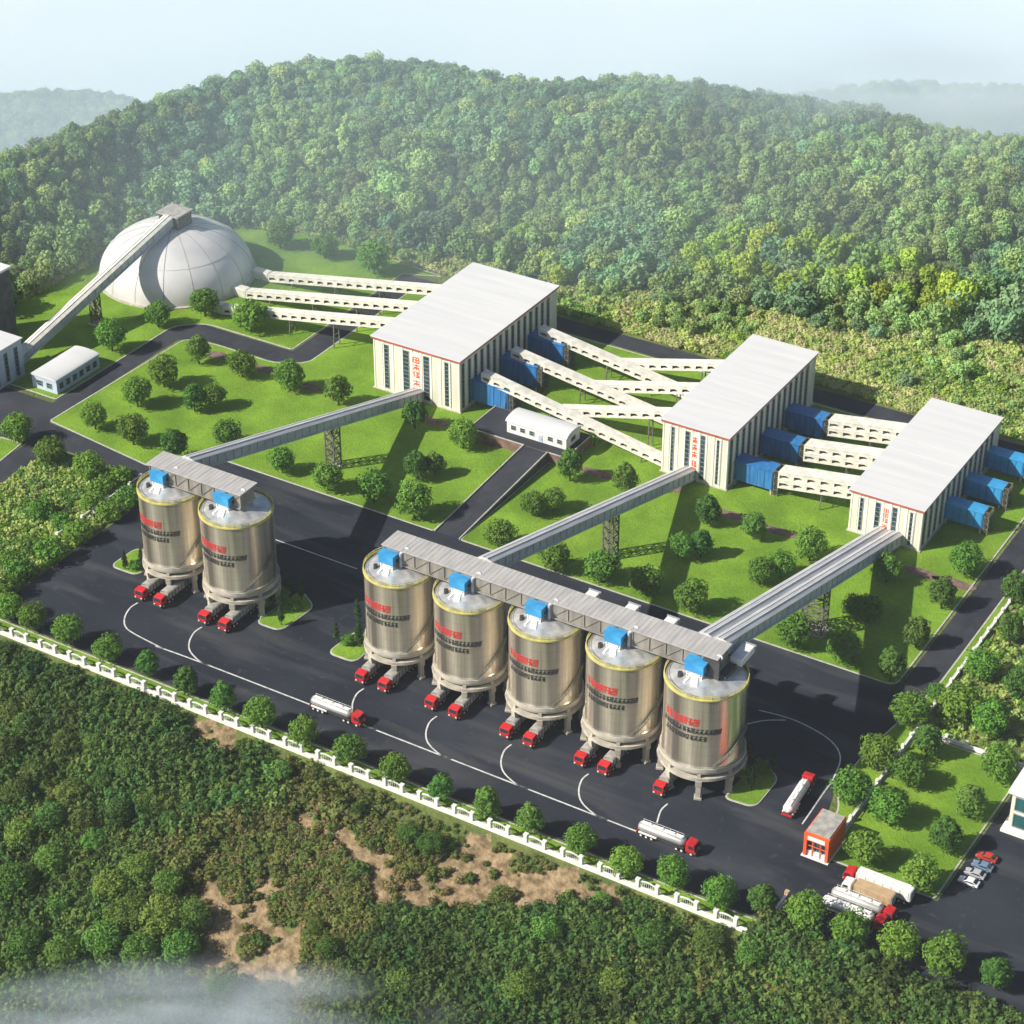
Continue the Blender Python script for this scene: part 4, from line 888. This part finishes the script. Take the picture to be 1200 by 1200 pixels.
# ------------------------------------------------------------------ planted islands
def island(label, poly, rd=2.5):
    t = thing('planted_island', label, 'island', (poly[0][0], poly[0][1], 0), 0, 'kerbed planting islands beside the silos')
    P = rounded(poly, rd); o = poly[0]; P = [(x-o[0], y-o[1]) for x, y in P]
    MB().prism(P, 0, .22).build('kerb', M['kerb'], t)
    cx = sum(p[0] for p in P)/len(P); cy_ = sum(p[1] for p in P)/len(P)
    Q = []
    for x, y in P:
        d = Vector((cx-x, cy_-y)); d = d.normalized()*.4; Q.append((x+d.x, y+d.y))
    MB().prism(Q, .2, .3).build('turf', M['lawn'], t)
island('small kerbed island with shrubs left of the pair of silos', [(-75.5,-76.6),(-66.4,-76.4),(-66.6,-66),(-75.0,-66)])
island('kerbed island with cypresses right of the pair of silos', [(-28.2,-77.4),(-20.4,-77.2),(-19.2,-64),(-26.5,-59.5)])
island('kerbed island with shrubs left of the row of five silos', [(-5.4,-78.6),(3,-78.4),(2.6,-67),(-4.6,-67)])
island('kerbed island with cypresses right of the row of five silos', [(102.0,-77.6),(110.0,-77),(110.2,-64.6),(103.8,-61)])

# ------------------------------------------------------------------ vegetation templates
M['leaf_round'] = leafmat('leaf_fresh_green', (.175,.32,.040), (.085,.19,.022), .22)
M['leaf_dark'] = leafmat('leaf_deep_green', (.105,.18,.036), (.040,.085,.022), .4)
M['leaf_hill'] = leafmat('leaf_hill', (.36,.48,.15), (.18,.29,.095), .33)
M['leaf_hill2'] = leafmat('leaf_hill_blue', (.26,.41,.19), (.125,.235,.12), .33)
M['leaf_lime'] = leafmat('leaf_lime', (.44,.56,.080), (.22,.35,.045), .25)
M['leaf_brush'] = leafmat('leaf_brush', (.50,.58,.17), (.31,.42,.11), .25)
M['leaf_straw'] = leafmat('leaf_straw', (.60,.58,.27), (.44,.45,.19), .2)
M['leaf_cypress'] = leafmat('leaf_cypress', (.045,.095,.025), (.022,.05,.014), .2)
M['leaf_scrub'] = leafmat('leaf_scrub', (.20,.22,.050), (.10,.125,.032), .3)
M['leaf_dry'] = leafmat('leaf_dry', (.27,.22,.09), (.15,.13,.05), .3)
M['leaf_mid'] = leafmat('leaf_mid_green', (.15,.23,.045), (.060,.115,.026), .35)
stands(M['leaf_hill'], .022, .72, 1.3); stands(M['leaf_hill2'], .022, .72, 1.3); stands(M['leaf_mid'], .03, .7, 1.25); stands(M['leaf_dark'], .03, .75, 1.25)
M['leaf_slope'] = leafmat('leaf_slope', (.18,.29,.045), (.075,.145,.026), .35)
M['leaf_tree'] = leafmat('leaf_tree', (.13,.25,.04), (.06,.14,.022), .3)
def foliage(seed, R, H, nclump, per, leaf, z0=None, squash=1.0, cone=0, core=.62, spread=.36):
    rs = random.Random(seed); mb = MB(); cz = (z0 if z0 is not None else H*.16); hh = (H-cz)/2; c0 = cz+hh
    # uneven inner mass, seen only through the gaps
    N, K = 9, 7; vs = []
    for j in range(K+1):
        ph = math.pi*j/K
        for i in range(N):
            th = 2*math.pi*i/N; q = core*(.8+.35*rs.random()); zz = -math.cos(ph); w_ = math.sin(ph)*q*(1-cone*(zz+1)/2)
            vs.append((R*w_*math.cos(th), R*w_*math.sin(th), c0+hh*q*zz))
    mb.add(vs, [(j*N+i,j*N+(i+1)%N,(j+1)*N+(i+1)%N,(j+1)*N+i) for j in range(K) for i in range(N)], 0, False)
    for k in range(nclump):
        # clump centres spread over the crown, more near its skin
        z = 1-2*(k+.5)/nclump; th = k*2.39996+rs.random()*.6; rad = rs.uniform(.58,.86); rr = math.sqrt(max(0,1-z*z))
        wz = 1-cone*(z+1)/2
        cx, cy_, cz_ = R*rad*rr*wz*math.cos(th), R*rad*rr*wz*math.sin(th), c0+hh*rad*z
        cr = R*rs.uniform(spread*.75, spread*1.2)*(wz if cone else 1)
        for q in range(per):
            d = Vector((rs.gauss(0,1), rs.gauss(0,1), rs.gauss(0,1)*.9+.25)).normalized(); rq = cr*rs.uniform(.7,1.08)
            p = Vector((cx,cy_,cz_))+Vector((d.x*rq, d.y*rq, d.z*rq*squash))
            nrm = (d+Vector((rs.uniform(-.45,.45), rs.uniform(-.45,.45), rs.uniform(-.25,.45)))).normalized()
            a = nrm.orthogonal().normalized(); b = nrm.cross(a); ang = rs.random()*6.28; a, b = a*math.cos(ang)+b*math.sin(ang), -a*math.sin(ang)+b*math.cos(ang)
            s = leaf*rs.uniform(.6,1.25); a *= s; b *= s*.62
            mb.add([p-a*.9, p-b+a*.1, p+a, p+b*.8], [(0,1,2,3)])
    return mb
def trunk_mb(H, r, seed, limbs=5, top=.62):
    rs = random.Random(seed); mb = MB(); mb.cyl((0,0,-.3),(0,0,H*.3),r*1.15,r*.85,8); mb.cyl((0,0,H*.3),(rs.uniform(-.2,.2),rs.uniform(-.2,.2),H*top),r*.85,r*.35,8)
    for i in range(limbs):
        a = 6.28*i/limbs+rs.random(); z = H*rs.uniform(.22,.45); q = H*.22; mb.cyl((0,0,z),(q*math.cos(a),q*math.sin(a),z+H*.2),r*.45,r*.15,6)
    return mb
def template(name, label, cat, leafm, seed, R, H, n, per, leaf, tr=True, **kw):
    t = thing(name, label, cat)
    foliage(seed, R, H, n, per, leaf, **kw).build('crown' if tr else 'foliage', M[leafm], t)
    if tr: trunk_mb(H, R*.055+.05, seed).build('trunk', M['trunk'], t)
    return t
used = {}
def plant(tpl, u, v, z, rz, s, label, group):
    if tpl.name not in used:
        used[tpl.name] = 1; tpl.location = (u,v,z); tpl.rotation_euler = (0,0,rz); tpl.scale = (s,s,s) if isinstance(s,(int,float)) else s; tpl['label'] = label; tpl['group'] = group; return tpl
    return copy_tree(tpl, (u,v,z), rz, label, group, s)
ORD = ['first','second','third','fourth','fifth','sixth','seventh','eighth','ninth','tenth','eleventh','twelfth','thirteenth','fourteenth','fifteenth','sixteenth','seventeenth','eighteenth','nineteenth','twentieth','twenty-first','twenty-second','twenty-third','twenty-fourth','twenty-fifth','twenty-sixth','twenty-seventh','twenty-eighth','twenty-ninth','thirtieth','thirty-first','thirty-second','thirty-third','thirty-fourth','thirty-fifth','thirty-sixth','thirty-seventh','thirty-eighth','thirty-ninth','fortieth','forty-first','forty-second','forty-third','forty-fourth','forty-fifth','forty-sixth','forty-seventh','forty-eighth']
broad = [template('round_tree', 'x', 'tree', 'leaf_round', 20+i, 4.6, 9.4, 44, 64, .42) for i in range(4)]+[template('round_tree', 'x', 'tree', 'leaf_tree', 30+i, 4.3, 10.0, 42, 64, .42, cone=.3) for i in range(3)]
def tree_set(pts, text, group, tpls, base_r=4.6, zc=4.6, smin=.9, smax=1.1, size=None):
    pts = sorted(pts)
    for i, p in enumerate(pts):
        u_, v_, z_ = ground_at(p[0], p[1], zc); s = random.uniform(smin, smax)*(p[2] if len(p) > 2 else 1)
        if abs(z_) < .3: z_ = .1
        plant(tpls[i % len(tpls)], u_, v_, z_, random.random()*6.28, (s*random.uniform(.93,1.07), s*random.uniform(.93,1.07), s*random.uniform(.92,1.1)), text % ORD[i], group)
tree_set([(10,712),(38,724),(80,741),(126,761),(173,779),(219,800),(262,820),(306,839),(356,859),(410,881),(463,903),(517,924),(571,944),(622,963),(681,986),(735,1010),(789,1025),(844,1048),(894,1056)],
    'bright round tree between fence and yard, %s from the left in the row', 'roadside trees along the white fence', broad, smin=.74, smax=.84, zc=3.6)
tree_set([(944,1073),(996,1090),(1053,1109),(1106,1126),(1168,1142)], 'round tree below the truck queue past the fence end, %s from the left', 'roadside trees along the white fence', broad, smin=.8, smax=.95, zc=3.8)
tree_set([(328,276),(380,288),(438,306)], 'dark round tree on the lawn behind the dome conveyors, %s from the left', 'trees by the dome', broad, smin=.95, smax=1.1)
tree_set([(184,368,.9),(239,355),(294,373,1.05),(130,396)], 'round tree in front of the dome, %s from the left', 'trees by the dome', broad, smin=.95, smax=1.05)
tree_set([(232,411),(283,426),(191,438),(160,461),(339,442),(110,487,.9),(227,466,.9),(251,462,.85),(155,505),(396,459),(266,506,.85),(204,523)], 'round tree on the lawn left of the first gallery, %s from the left', 'trees on the left lawn', broad, smin=.9, smax=1.05)
tree_set([(330,538,.9),(384,558,1.0),(486,486),(542,509),(438,572),(488,546,.85),(509,541,.85),(485,590,1.05)], 'round tree on the lawn between the first gallery and the ramp, %s from the left', 'trees on the middle lawn', broad, smin=.88, smax=1.0)
tree_set([(585,625),(624,587,.85),(648,582,.85),(650,652,1.0),(668,547),(733,563)], 'round tree on the lawn between the ramp and the second gallery, %s from the left', 'trees on the middle lawn', broad, smin=.88, smax=1.0)
tree_set([(705,665),(757,680),(810,700),(800,638,.8),(822,636,.85),(830,597),(884,615),(891,667,.75),(916,659,.85),(950,640),(930,741)], 'round tree on the lawn between second and twin gallery, %s from the left', 'trees on the right lawns', broad, smin=.88, smax=1.0)
tree_set([(990,761),(1045,780),(1075,741),(1105,696),(1132,656),(1040,665,.9),(1018,711,.85),(1003,708,.8)], 'round tree on the lawn right of the twin gallery, %s from the left', 'trees on the right lawns', broad, smin=.88, smax=.98)
tree_set([(1068,832),(1030,885),(997,925)], 'round tree on the strip between yard and garden wall, %s from the left', 'trees round the right lawn', broad, smin=.85, smax=.95)
tree_set([(1088,868),(1066,903),(1040,945),(1015,995),(1078,1022),(1109,978),(1137,940),(1171,896)], 'round tree round the walled right lawn, %s from the left', 'trees round the right lawn', broad, smin=.84, smax=.94)
tree_set([(1125,827,1.1),(1150,780),(1160,845),(1185,735),(1196,800),(1100,806,.6),(1190,690)], 'round tree behind the garden wall by the right road, %s from the left', 'trees round the right lawn', broad, smin=.9, smax=1.05)
tree_set([(20,502,.95),(58,529,.95),(105,547,.95)], 'round tree beside the left road junction, %s from the left', 'trees by the left road', broad, smin=.95, smax=1.0)
# hedge-like bushes left of the yard
hedge = [template('shrub', 'x', 'shrub', 'leaf_round', 60+i, 3.6, 5.2, 26, 50, .4, tr=False, z0=0) for i in range(2)]
tree_set([(150,585),(128,600,1.1),(108,590),(92,625,1.1),(72,612),(60,648,1.2),(38,640),(22,668,1.2),(8,655),(4,690),(50,600),(120,572),(138,560)], 'leafy green shrub by the left side fence, %s from the left', 'shrubs left of the yard', hedge, zc=2.4, smin=.85, smax=1.1)
# cypresses and low shrubs on the islands
cyp = [template('cypress', 'x', 'cypress', 'leaf_cypress', 80+i, .95, 6.2, 30, 34, .2, z0=.2, cone=.75, core=.7, spread=.42) for i in range(2)]
low = [template('low_shrub', 'x', 'shrub', 'leaf_round', 90, 1.9, 2.3, 18, 40, .24, tr=False, z0=0)]
def isl_set(pts, tpls, text, group, zc):
    for i, (px, py, s) in enumerate(sorted(pts)):
        u_, v_ = at(px, py, zc); s_ = s*(1.35 if zc > 2 else 1.1); plant(tpls[i % len(tpls)], u_, v_, .28, random.random()*6, s_, text % ORD[i], group)
isl_set([(146,658,.8),(166,658,.9)], cyp, 'slim cypress on the island left of the pair of silos, %s from the left', 'cypresses on the islands', 2.6)
isl_set([(338,686,1),(353,693,1.0),(329,722,.9),(318,700,.7)], cyp, 'slim cypress on the island right of the pair of silos, %s from the left', 'cypresses on the islands', 3.0)
isl_set([(394,742,.8),(419,720,1.0),(421,748,1.2)], cyp, 'slim cypress on the island left of the five silos, %s from the left', 'cypresses on the islands', 2.8)
isl_set([(878,884,1.05),(906,894,.9),(881,914,1.0)], cyp, 'slim cypress on the island right of the five silos, %s from the left', 'cypresses on the islands', 3.0)
isl_set([(158,664,.9),(310,706,1.1),(330,700,1.2),(345,712,.9),(408,752,1.0),(868,905,1.0),(893,900,1.0)], low, 'low leafy shrub on a planting island, %s from the left of all islands', 'low shrubs on the islands', .9)

# lime grove at the foot of the hill, trees one can tell apart
lime = [template('lime_green_tree', 'x', 'tree', 'leaf_lime', 110+i, 4.6, 11.5, 34, 44, .55, cone=.35) for i in range(3)]
gp = [(612,272,.8),(648,280,.7),(812,300,1.0),(838,290,1.05),(862,283,1.1),(888,292,1.1),(905,280,1.0),(925,300,1.0),(948,291,1.1),(972,300,1.1),(995,287,.9),(1018,304,1.15),(1042,316,1.05),(1066,310,1.1),(1090,328,1.0),(1112,340,1.1),(1130,352,1.05),(826,318,.95),(850,312,1.0),(874,320,1.1),(900,318,.95),(922,333,1.0),(950,325,1.1),(978,332,1.0),(1004,336,1.1),(1032,345,1.0),(1060,350,1.05),(1088,356,1.0),(1110,368,.95),(640,300,.8),(655,318,.75)]
tree_set(gp, 'lime green tree of the grove at the foot of the hill, %s from the left', 'lime green grove at the foot of the hill', lime, zc=5.5, smin=.9, smax=1.1)
# big trees of the near slope
near = [template('bushy_tree', 'x', 'tree', 'leaf_slope', 130+i, 4.8, 8.4, 48, 66, .36) for i in range(3)]
npx = [(130,1040,1.0),(165,1018,1.0),(198,1035,.9),(150,1075,1.1),(190,1080,1.1),(226,1072,.9),(122,1105,1.0),(165,1115,.9),(212,1112,1.0),(110,985,.7),(60,1010,.9),(25,980,1.0),(18,1040,1.1),(70,1060,.8),(30,1110,1.0),(75,1120,.9),(10,880,.9),(45,905,.9),(85,930,.9),(120,915,.7),(30,850,.8),(75,870,.8),(140,955,.8),(170,935,.6),(385,1108,.8),(370,1080,.55),(590,1080,.7),(640,1090,.8),(700,1085,.8),(765,1100,.9),(830,1105,.8),(545,1100,.6),(705,1050,.5),(880,1120,.8),(480,975,.6),(505,985,.7),(330,900,.55),(420,945,.55),(10,790,.7),(40,815,.6),(260,1160,.8),(470,1150,.8),(610,1160,.9),(720,1150,.8)]
tree_set([p for p in npx if p[1] >= 970], 'bright bushy tree low on the wild slope below the fence, %s from the left', 'bushy trees on the near slope', near, zc=3.4, smin=.75, smax=.95)
neard = [template('bushy_tree', 'x', 'tree', 'leaf_mid', 140+i, 4.6, 8.2, 48, 66, .36) for i in range(2)]
tree_set([p for p in npx if p[1] < 970]+[(60,960,.9),(100,965,.8),(150,900,.7),(200,960,.7),(240,945,.6),(20,930,.9),(10,835,.7),(110,870,.7)], 'dark bushy tree high on the wild slope just below the fence, %s from the left', 'bushy trees on the near slope', neard, zc=3.4, smin=.8, smax=1.0)

# ------------------------------------------------------------------ scattered masses (forest, brush)
def source(name, specs, leafms, has_trunk):
    col = bpy.data.collections.new(name)
    for i, sp_ in enumerate(specs):
        mb = foliage(*sp_[0], **sp_[1]); me = mb.mesh(name, M[leafms[i % len(leafms)]]); col.objects.link(bpy.data.objects.new('%s_source' % name, me))
    return col
def scatter(name, label, cat, pts, col):
    me = bpy.data.meshes.new(name); me.from_pydata([p[:3] for p in pts], [], [])
    for an, k in (('scl',3),('rot',4)): 
        a = me.attributes.new(an, 'FLOAT', 'POINT'); a.data.foreach_set('value', [p[k] for p in pts])
    a = me.attributes.new('pick', 'INT', 'POINT'); a.data.foreach_set('value', [p[5] for p in pts])
    o = link(bpy.data.objects.new(name, me)); tag(o, label, cat, None, 'stuff')
    ng = bpy.data.node_groups.new(name, 'GeometryNodeTree'); ng.interface.new_socket('Geometry', in_out='INPUT', socket_type='NodeSocketGeometry'); ng.interface.new_socket('Geometry', in_out='OUTPUT', socket_type='NodeSocketGeometry')
    N = ng.nodes; gi = N.new('NodeGroupInput'); go = N.new('NodeGroupOutput'); ip = N.new('GeometryNodeInstanceOnPoints'); ci = N.new('GeometryNodeCollectionInfo')
    ci.inputs['Collection'].default_value = col; ci.inputs['Separate Children'].default_value = True; ci.inputs['Reset Children'].default_value = True
    def na(nm, tp): x = N.new('GeometryNodeInputNamedAttribute'); x.data_type = tp; x.inputs['Name'].default_value = nm; return [s for s in x.outputs if s.enabled and s.name == 'Attribute'][0]
    cxyz = N.new('ShaderNodeCombineXYZ'); L = ng.links; L.new(na('rot','FLOAT'), cxyz.inputs[2]); L.new(cxyz.outputs[0], ip.inputs['Rotation']); L.new(na('scl','FLOAT'), ip.inputs['Scale'])
    L.new(na('pick','INT'), ip.inputs['Instance Index']); ip.inputs['Pick Instance'].default_value = True
    L.new(gi.outputs[0], ip.inputs['Points']); L.new(ci.outputs[0], ip.inputs['Instance']); L.new(ip.outputs[0], go.inputs[0])
    md = o.modifiers.new('scatter', 'NODES'); md.node_group = ng; return o
def inpoly(x, y, poly):
    c = False; n = len(poly)
    for i in range(n):
        x1, y1 = poly[i]; x2, y2 = poly[i-1]
        if (y1 > y) != (y2 > y) and x < (x2-x1)*(y-y1)/(y2-y1)+x1: c = not c
    return c
hill_src = source('hill_tree', [((201,5.0,10.5,30,30,.75),{}),((202,4.6,9.5,28,30,.72),{}),((203,4.2,11.5,28,30,.7),{'cone':.4}),((204,5.2,9.0,30,30,.75),{}),((205,4.4,10.5,28,30,.7),{'cone':.25})], ['leaf_hill','leaf_hill2','leaf_hill','leaf_hill2','leaf_hill'], True)
rs = random.Random(5); pts = []; cell = {}
def ok(u, v, d):
    i, j = int(u//6), int(v//6)
    for a in (-1,0,1):
        for b in (-1,0,1):
            for q in cell.get((i+a,j+b), ()):
                if (q[0]-u)**2+(q[1]-v)**2 < (min(d,q[2]))**2: return False
    cell.setdefault((i,j), []).append((u,v,d)); return True
for p_ in gp:
    gu, gv = at(p_[0], p_[1], 5.5); ok(gu, gv, 9.0)
for _ in range(110000):
    a = math.radians(rs.uniform(-21,21)); rf, rr = lerp_tab(FOOT, a), lerp_tab(RIDGE, a); t_ = rs.random(); R = rf-2+(rr+70-rf)*t_
    u_, v_ = site(R*math.sin(a), R*math.cos(a)-CR)
    tt = (R-rf)/(rr-rf); s = (.92-.42*min(1,tt))*(rs.uniform(.55,1.2) if rs.random() < .88 else rs.uniform(1.2,1.5))
    if noise.noise(Vector((u_*.02, v_*.02, 0))) > .25: s *= .75
    if not ok(u_, v_, 6.0*s): continue
    cn = noise.noise(Vector((u_*.018, v_*.018, 4)))
    pk = (rs.choice((0,2,4)) if cn > 0 else rs.choice((1,3,1,0)))
    pts.append((u_, v_, ground(u_, v_)-.6, s, rs.random()*6.28, pk))
for _ in range(900):
    a = math.radians(rs.uniform(-14,20)); rf = lerp_tab(FOOT, a); R = rf-abs(rs.gauss(0,1))*15; u_, v_ = site(R*math.sin(a), R*math.cos(a)-CR)
    if v_ < 112 or noise.noise(Vector((u_*.05, v_*.05, 6))) < .02: continue
    s = rs.uniform(.22,.6)
    if ok(u_, v_, 6*s): pts.append((u_, v_, ground(u_, v_)-.3, s, rs.random()*6.28, rs.choice((0,1,2,4))))
scatter('forest', 'dense mixed green forest covering the hill behind the plant', 'forest', pts, hill_src)
nf = len(pts)
# distant wooded ridges
fp = []
for _ in range(7000):
    a = math.radians(rs.uniform(-15,-8) if rs.random() < .45 else rs.uniform(5,16)); R = rs.uniform(4050, 4640); u_, v_ = site(R*math.sin(a), R*math.cos(a)-CR)
    fp.append((u_, v_, ground(u_, v_)-1, rs.uniform(1.6,2.8), rs.random()*6.28, rs.choice((0,1,3))))
scatter('distant_forest', 'pale hazy wooded ridges far behind the main hill', 'forest', fp, hill_src)
# brush: yellow-green field behind, rough growth in front and at the left
br_src = source('brush', [((301,1.5,2.1,10,26,.30),{'z0':-.2}),((302,1.7,1.7,10,26,.32),{'z0':-.2}),((303,1.4,1.6,9,26,.28),{'z0':-.2}),((304,1.6,2.4,10,26,.32),{'z0':-.2}),((305,1.9,2.6,12,26,.34),{'z0':-.3}),((306,1.7,2.2,10,26,.34),{'z0':-.3})], ['leaf_brush','leaf_straw','leaf_lime','leaf_hill','leaf_dark','leaf_round'], False)
sl_src = source('slope_plant', [((311,1.5,2.1,10,30,.26),{'z0':-.2}),((312,1.7,1.7,10,30,.28),{'z0':-.2}),((313,1.4,1.6,9,30,.25),{'z0':-.2}),((314,1.6,2.4,11,30,.27),{'z0':-.2}),((315,1.9,2.6,13,30,.28),{'z0':-.3}),((316,1.7,2.2,11,30,.27),{'z0':-.3})], ['leaf_scrub','leaf_dry','leaf_mid','leaf_mid','leaf_dark','leaf_dark'], False)
SITE_BACK = [polar(*plan(*at(x,y))) for x, y in ((-200,470),(0,372),(120,304),(270,268),(345,274),(500,318),(640,366),(800,411),(958,452),(1068,487),(1200,517),(1400,575))]; SITE_BACK.sort()
pts = []
for _ in range(40000):
    a = math.radians(rs.uniform(-17,19)); r0 = lerp_tab(SITE_BACK, a)+1.5; r1 = lerp_tab(FOOT, a)+5
    if r1-r0 < 2: r1 = r0+3
    R = rs.uniform(r0, r1)
    if rs.random() > (r1-r0)/75: continue
    u_, v_ = site(R*math.sin(a), R*math.cos(a)-CR); cn = noise.noise(Vector((u_*.035, v_*.035, 2)))
    lo = (R-r0)/(r1-r0)
    pk = rs.choice((0,1,1,2,0,1)) if cn+.25*lo > -.02 else rs.choice((0,2,3,0,5))
    pts.append((u_, v_, ground(u_, v_)-.1, rs.uniform(.4,.95)*(1.6 if rs.random() < .06 else 1), rs.random()*6.28, pk))
scatter('meadow_brush', 'pale yellow-green brush covering the field between the plant and the hill', 'brush', pts, br_src)
nm_ = len(pts)
pts = []
for _ in range(40000):
    u_ = rs.uniform(-135, 215); v_ = rs.uniform(-245, -108)
    X, Y = plan(u_, v_); a, R = polar(X, Y)
    if abs(a) > math.radians(20) or R < 285: continue
    if u_ < 127 and v_ > -116.4: continue
    if v_ > -109.5-(.0 if u_ < 150 else 0): continue
    d = dirt_at(u_, v_)
    if d > .1 and rs.random() < .55+.4*d: continue
    cn = noise.noise(Vector((u_*.03, v_*.03, 12)))+.5*noise.noise(Vector((u_*.08, v_*.08, 2)))
    Xp, Yp = plan(u_, v_); warm = max(math.exp(-((Xp+50)/30)**2-((Yp+146)/28)**2), math.exp(-((Xp+2)/42)**2-((Yp+134)/22)**2))
    pk = rs.choice((0,0,1,0,2)) if cn*.6+warm > .5 else (rs.choice((3,2,3,0,4)) if cn > .15 else rs.choice((4,5,3,4,5)))
    pts.append((u_, v_, ground(u_, v_)-.15, (rs.uniform(.6,1.2) if warm > .45 or rs.random() < .5 else rs.uniform(1.1,2.1))*(.75 if d > 0 else 1)*(.5 if v_ > -121.5 and u_ < 128 else 1), rs.random()*6.28, pk))
scatter('slope_brush', 'dark green undergrowth covering the wild slope below the fence', 'brush', pts, sl_src)
ns_ = len(pts)
pts = []
polyL = [(-89.5,-109),(-89.5,-42),(-106,-41.5),(-126,-39),(-126.5,-64),(-137,-64),(-146,-56),(-185,-60),(-185,-120),(-96,-114)]
polyR = [(130.6,-31),(157,-31),(157.5,-19),(200,21),(240,22),(240,100),(130.6,100)]
polyR2 = [(122.7,-58),(125,-33),(127.6,-12),(129,-12),(129,-58)]
for _ in range(14000):
    if rs.random() < .62: u_, v_ = rs.uniform(-185,-89), rs.uniform(-120,-40); P_ = polyL
    else: u_, v_ = rs.uniform(130,240), rs.uniform(-31,100); P_ = polyR
    if not inpoly(u_, v_, P_) or (P_ is polyR and rs.random() < .35): continue
    cn = noise.noise(Vector((u_*.05, v_*.05, 21)))
    pts.append((u_, v_, ground(u_, v_)-.1, rs.uniform(.4,1.0), rs.random()*6.28, rs.choice((0,2,5,0)) if cn > -.1 else rs.choice((3,5,2,0))))
scatter('verge_brush', 'light green brush growing left of the yard and beyond the right road', 'brush', pts, br_src)
print('counts', nf, nm_, ns_, len(pts))

# ------------------------------------------------------------------ air
hz = MB().box(-3600,-3600,-2000,3600,5600,CH+60)
zmin = min(v.co.z for v in bpy.data.objects['ground'].data.vertices)
co = [v.co for v in bpy.data.objects['ground'].data.vertices]
hz = MB().box(min(c.x for c in co)-5, min(min(c.y for c in co)-5, cv-30), zmin-1, max(max(c.x for c in co)+5, cu+30), max(c.y for c in co)+5, CH+12)
hm = bpy.data.materials.new('haze_air'); hm.use_nodes = True; hn = hm.node_tree.nodes; hn.remove(hn['Principled BSDF'])
pv = hn.new('ShaderNodeVolumePrincipled'); pv.inputs['Density'].default_value = .00004; pv.inputs['Color'].default_value = (.90,.95,1,1); pv.inputs['Anisotropy'].default_value = -.2
hm.node_tree.links.new(pv.outputs[0], hn['Material Output'].inputs['Volume'])
ho = hz.build('haze', hm, None, 'stuff'); ho['label'] = 'thin pale air haze over the whole valley'; ho['category'] = 'haze'
def mist(label, px, py, z, rx, ry, rz_, dens, rough=True, col=(.82,.92,1)):
    m = bpy.data.materials.new('mist_air'); m.use_nodes = True; n = m.node_tree.nodes; l = m.node_tree.links; n.remove(n['Principled BSDF'])
    p = n.new('ShaderNodeVolumePrincipled'); p.inputs['Density'].default_value = dens; p.inputs['Color'].default_value = (*col,1); p.inputs['Anisotropy'].default_value = -.2
    if rough:     # thins out to nothing at its rim, torn by noise
        t = n.new('ShaderNodeTexCoord'); ln = n.new('ShaderNodeVectorMath'); ln.operation = 'LENGTH'; l.new(t.outputs['Object'], ln.inputs[0])
        a = n.new('ShaderNodeMapRange'); a.interpolation_type = 'SMOOTHSTEP'; a.inputs['From Min'].default_value = 1.0; a.inputs['From Max'].default_value = .25; l.new(ln.outputs['Value'], a.inputs['Value'])
        q = n.new('ShaderNodeTexNoise'); q.inputs['Scale'].default_value = 2.6; q.inputs['Detail'].default_value = 3; l.new(t.outputs['Object'], q.inputs['Vector'])
        c = n.new('ShaderNodeMapRange'); c.inputs['From Min'].default_value = .36; c.inputs['From Max'].default_value = .66; l.new(q.outputs['Fac'], c.inputs['Value'])
        k = n.new('ShaderNodeMath'); k.operation = 'MULTIPLY'; l.new(a.outputs[0], k.inputs[0]); l.new(c.outputs[0], k.inputs[1])
        k2 = n.new('ShaderNodeMath'); k2.operation = 'MULTIPLY'; k2.inputs[1].default_value = dens; l.new(k.outputs[0], k2.inputs[0]); l.new(k2.outputs[0], p.inputs['Density'])
    l.new(p.outputs[0], n['Material Output'].inputs['Volume'])
    mb = MB(); prof = [(math.sin(math.pi*i/16), -math.cos(math.pi*i/16)) for i in range(17)]; prof[0] = (.001,-1); prof[-1] = (.001,1)
    mb.lathe(prof, 32); o = mb.build('mist', m, None, 'stuff'); u_, v_ = at(px, py, z); o.location = (u_, v_, z); o.scale = (rx, ry, rz_); o.rotation_euler = (0,0,YAW)
    o['label'] = label; o['category'] = 'mist'
mist('white mist drifting over the right end of the hilltop', 1080, 112, 24, 120, 70, 34, .030)
mist('faint mist along the upper half of the hill', 620, 130, 18, 360, 130, 48, .0032, False, (.72,.88,1))
mist('pale blue mist filling the far valley before the distant ridges', 600, 218, -1420, 2600, 480, 300, .0040, True, (.72,.88,1))
mist('low white mist lying along the bottom left edge of the slope', 230, 1232, -15, 76, 25, 17, .12)
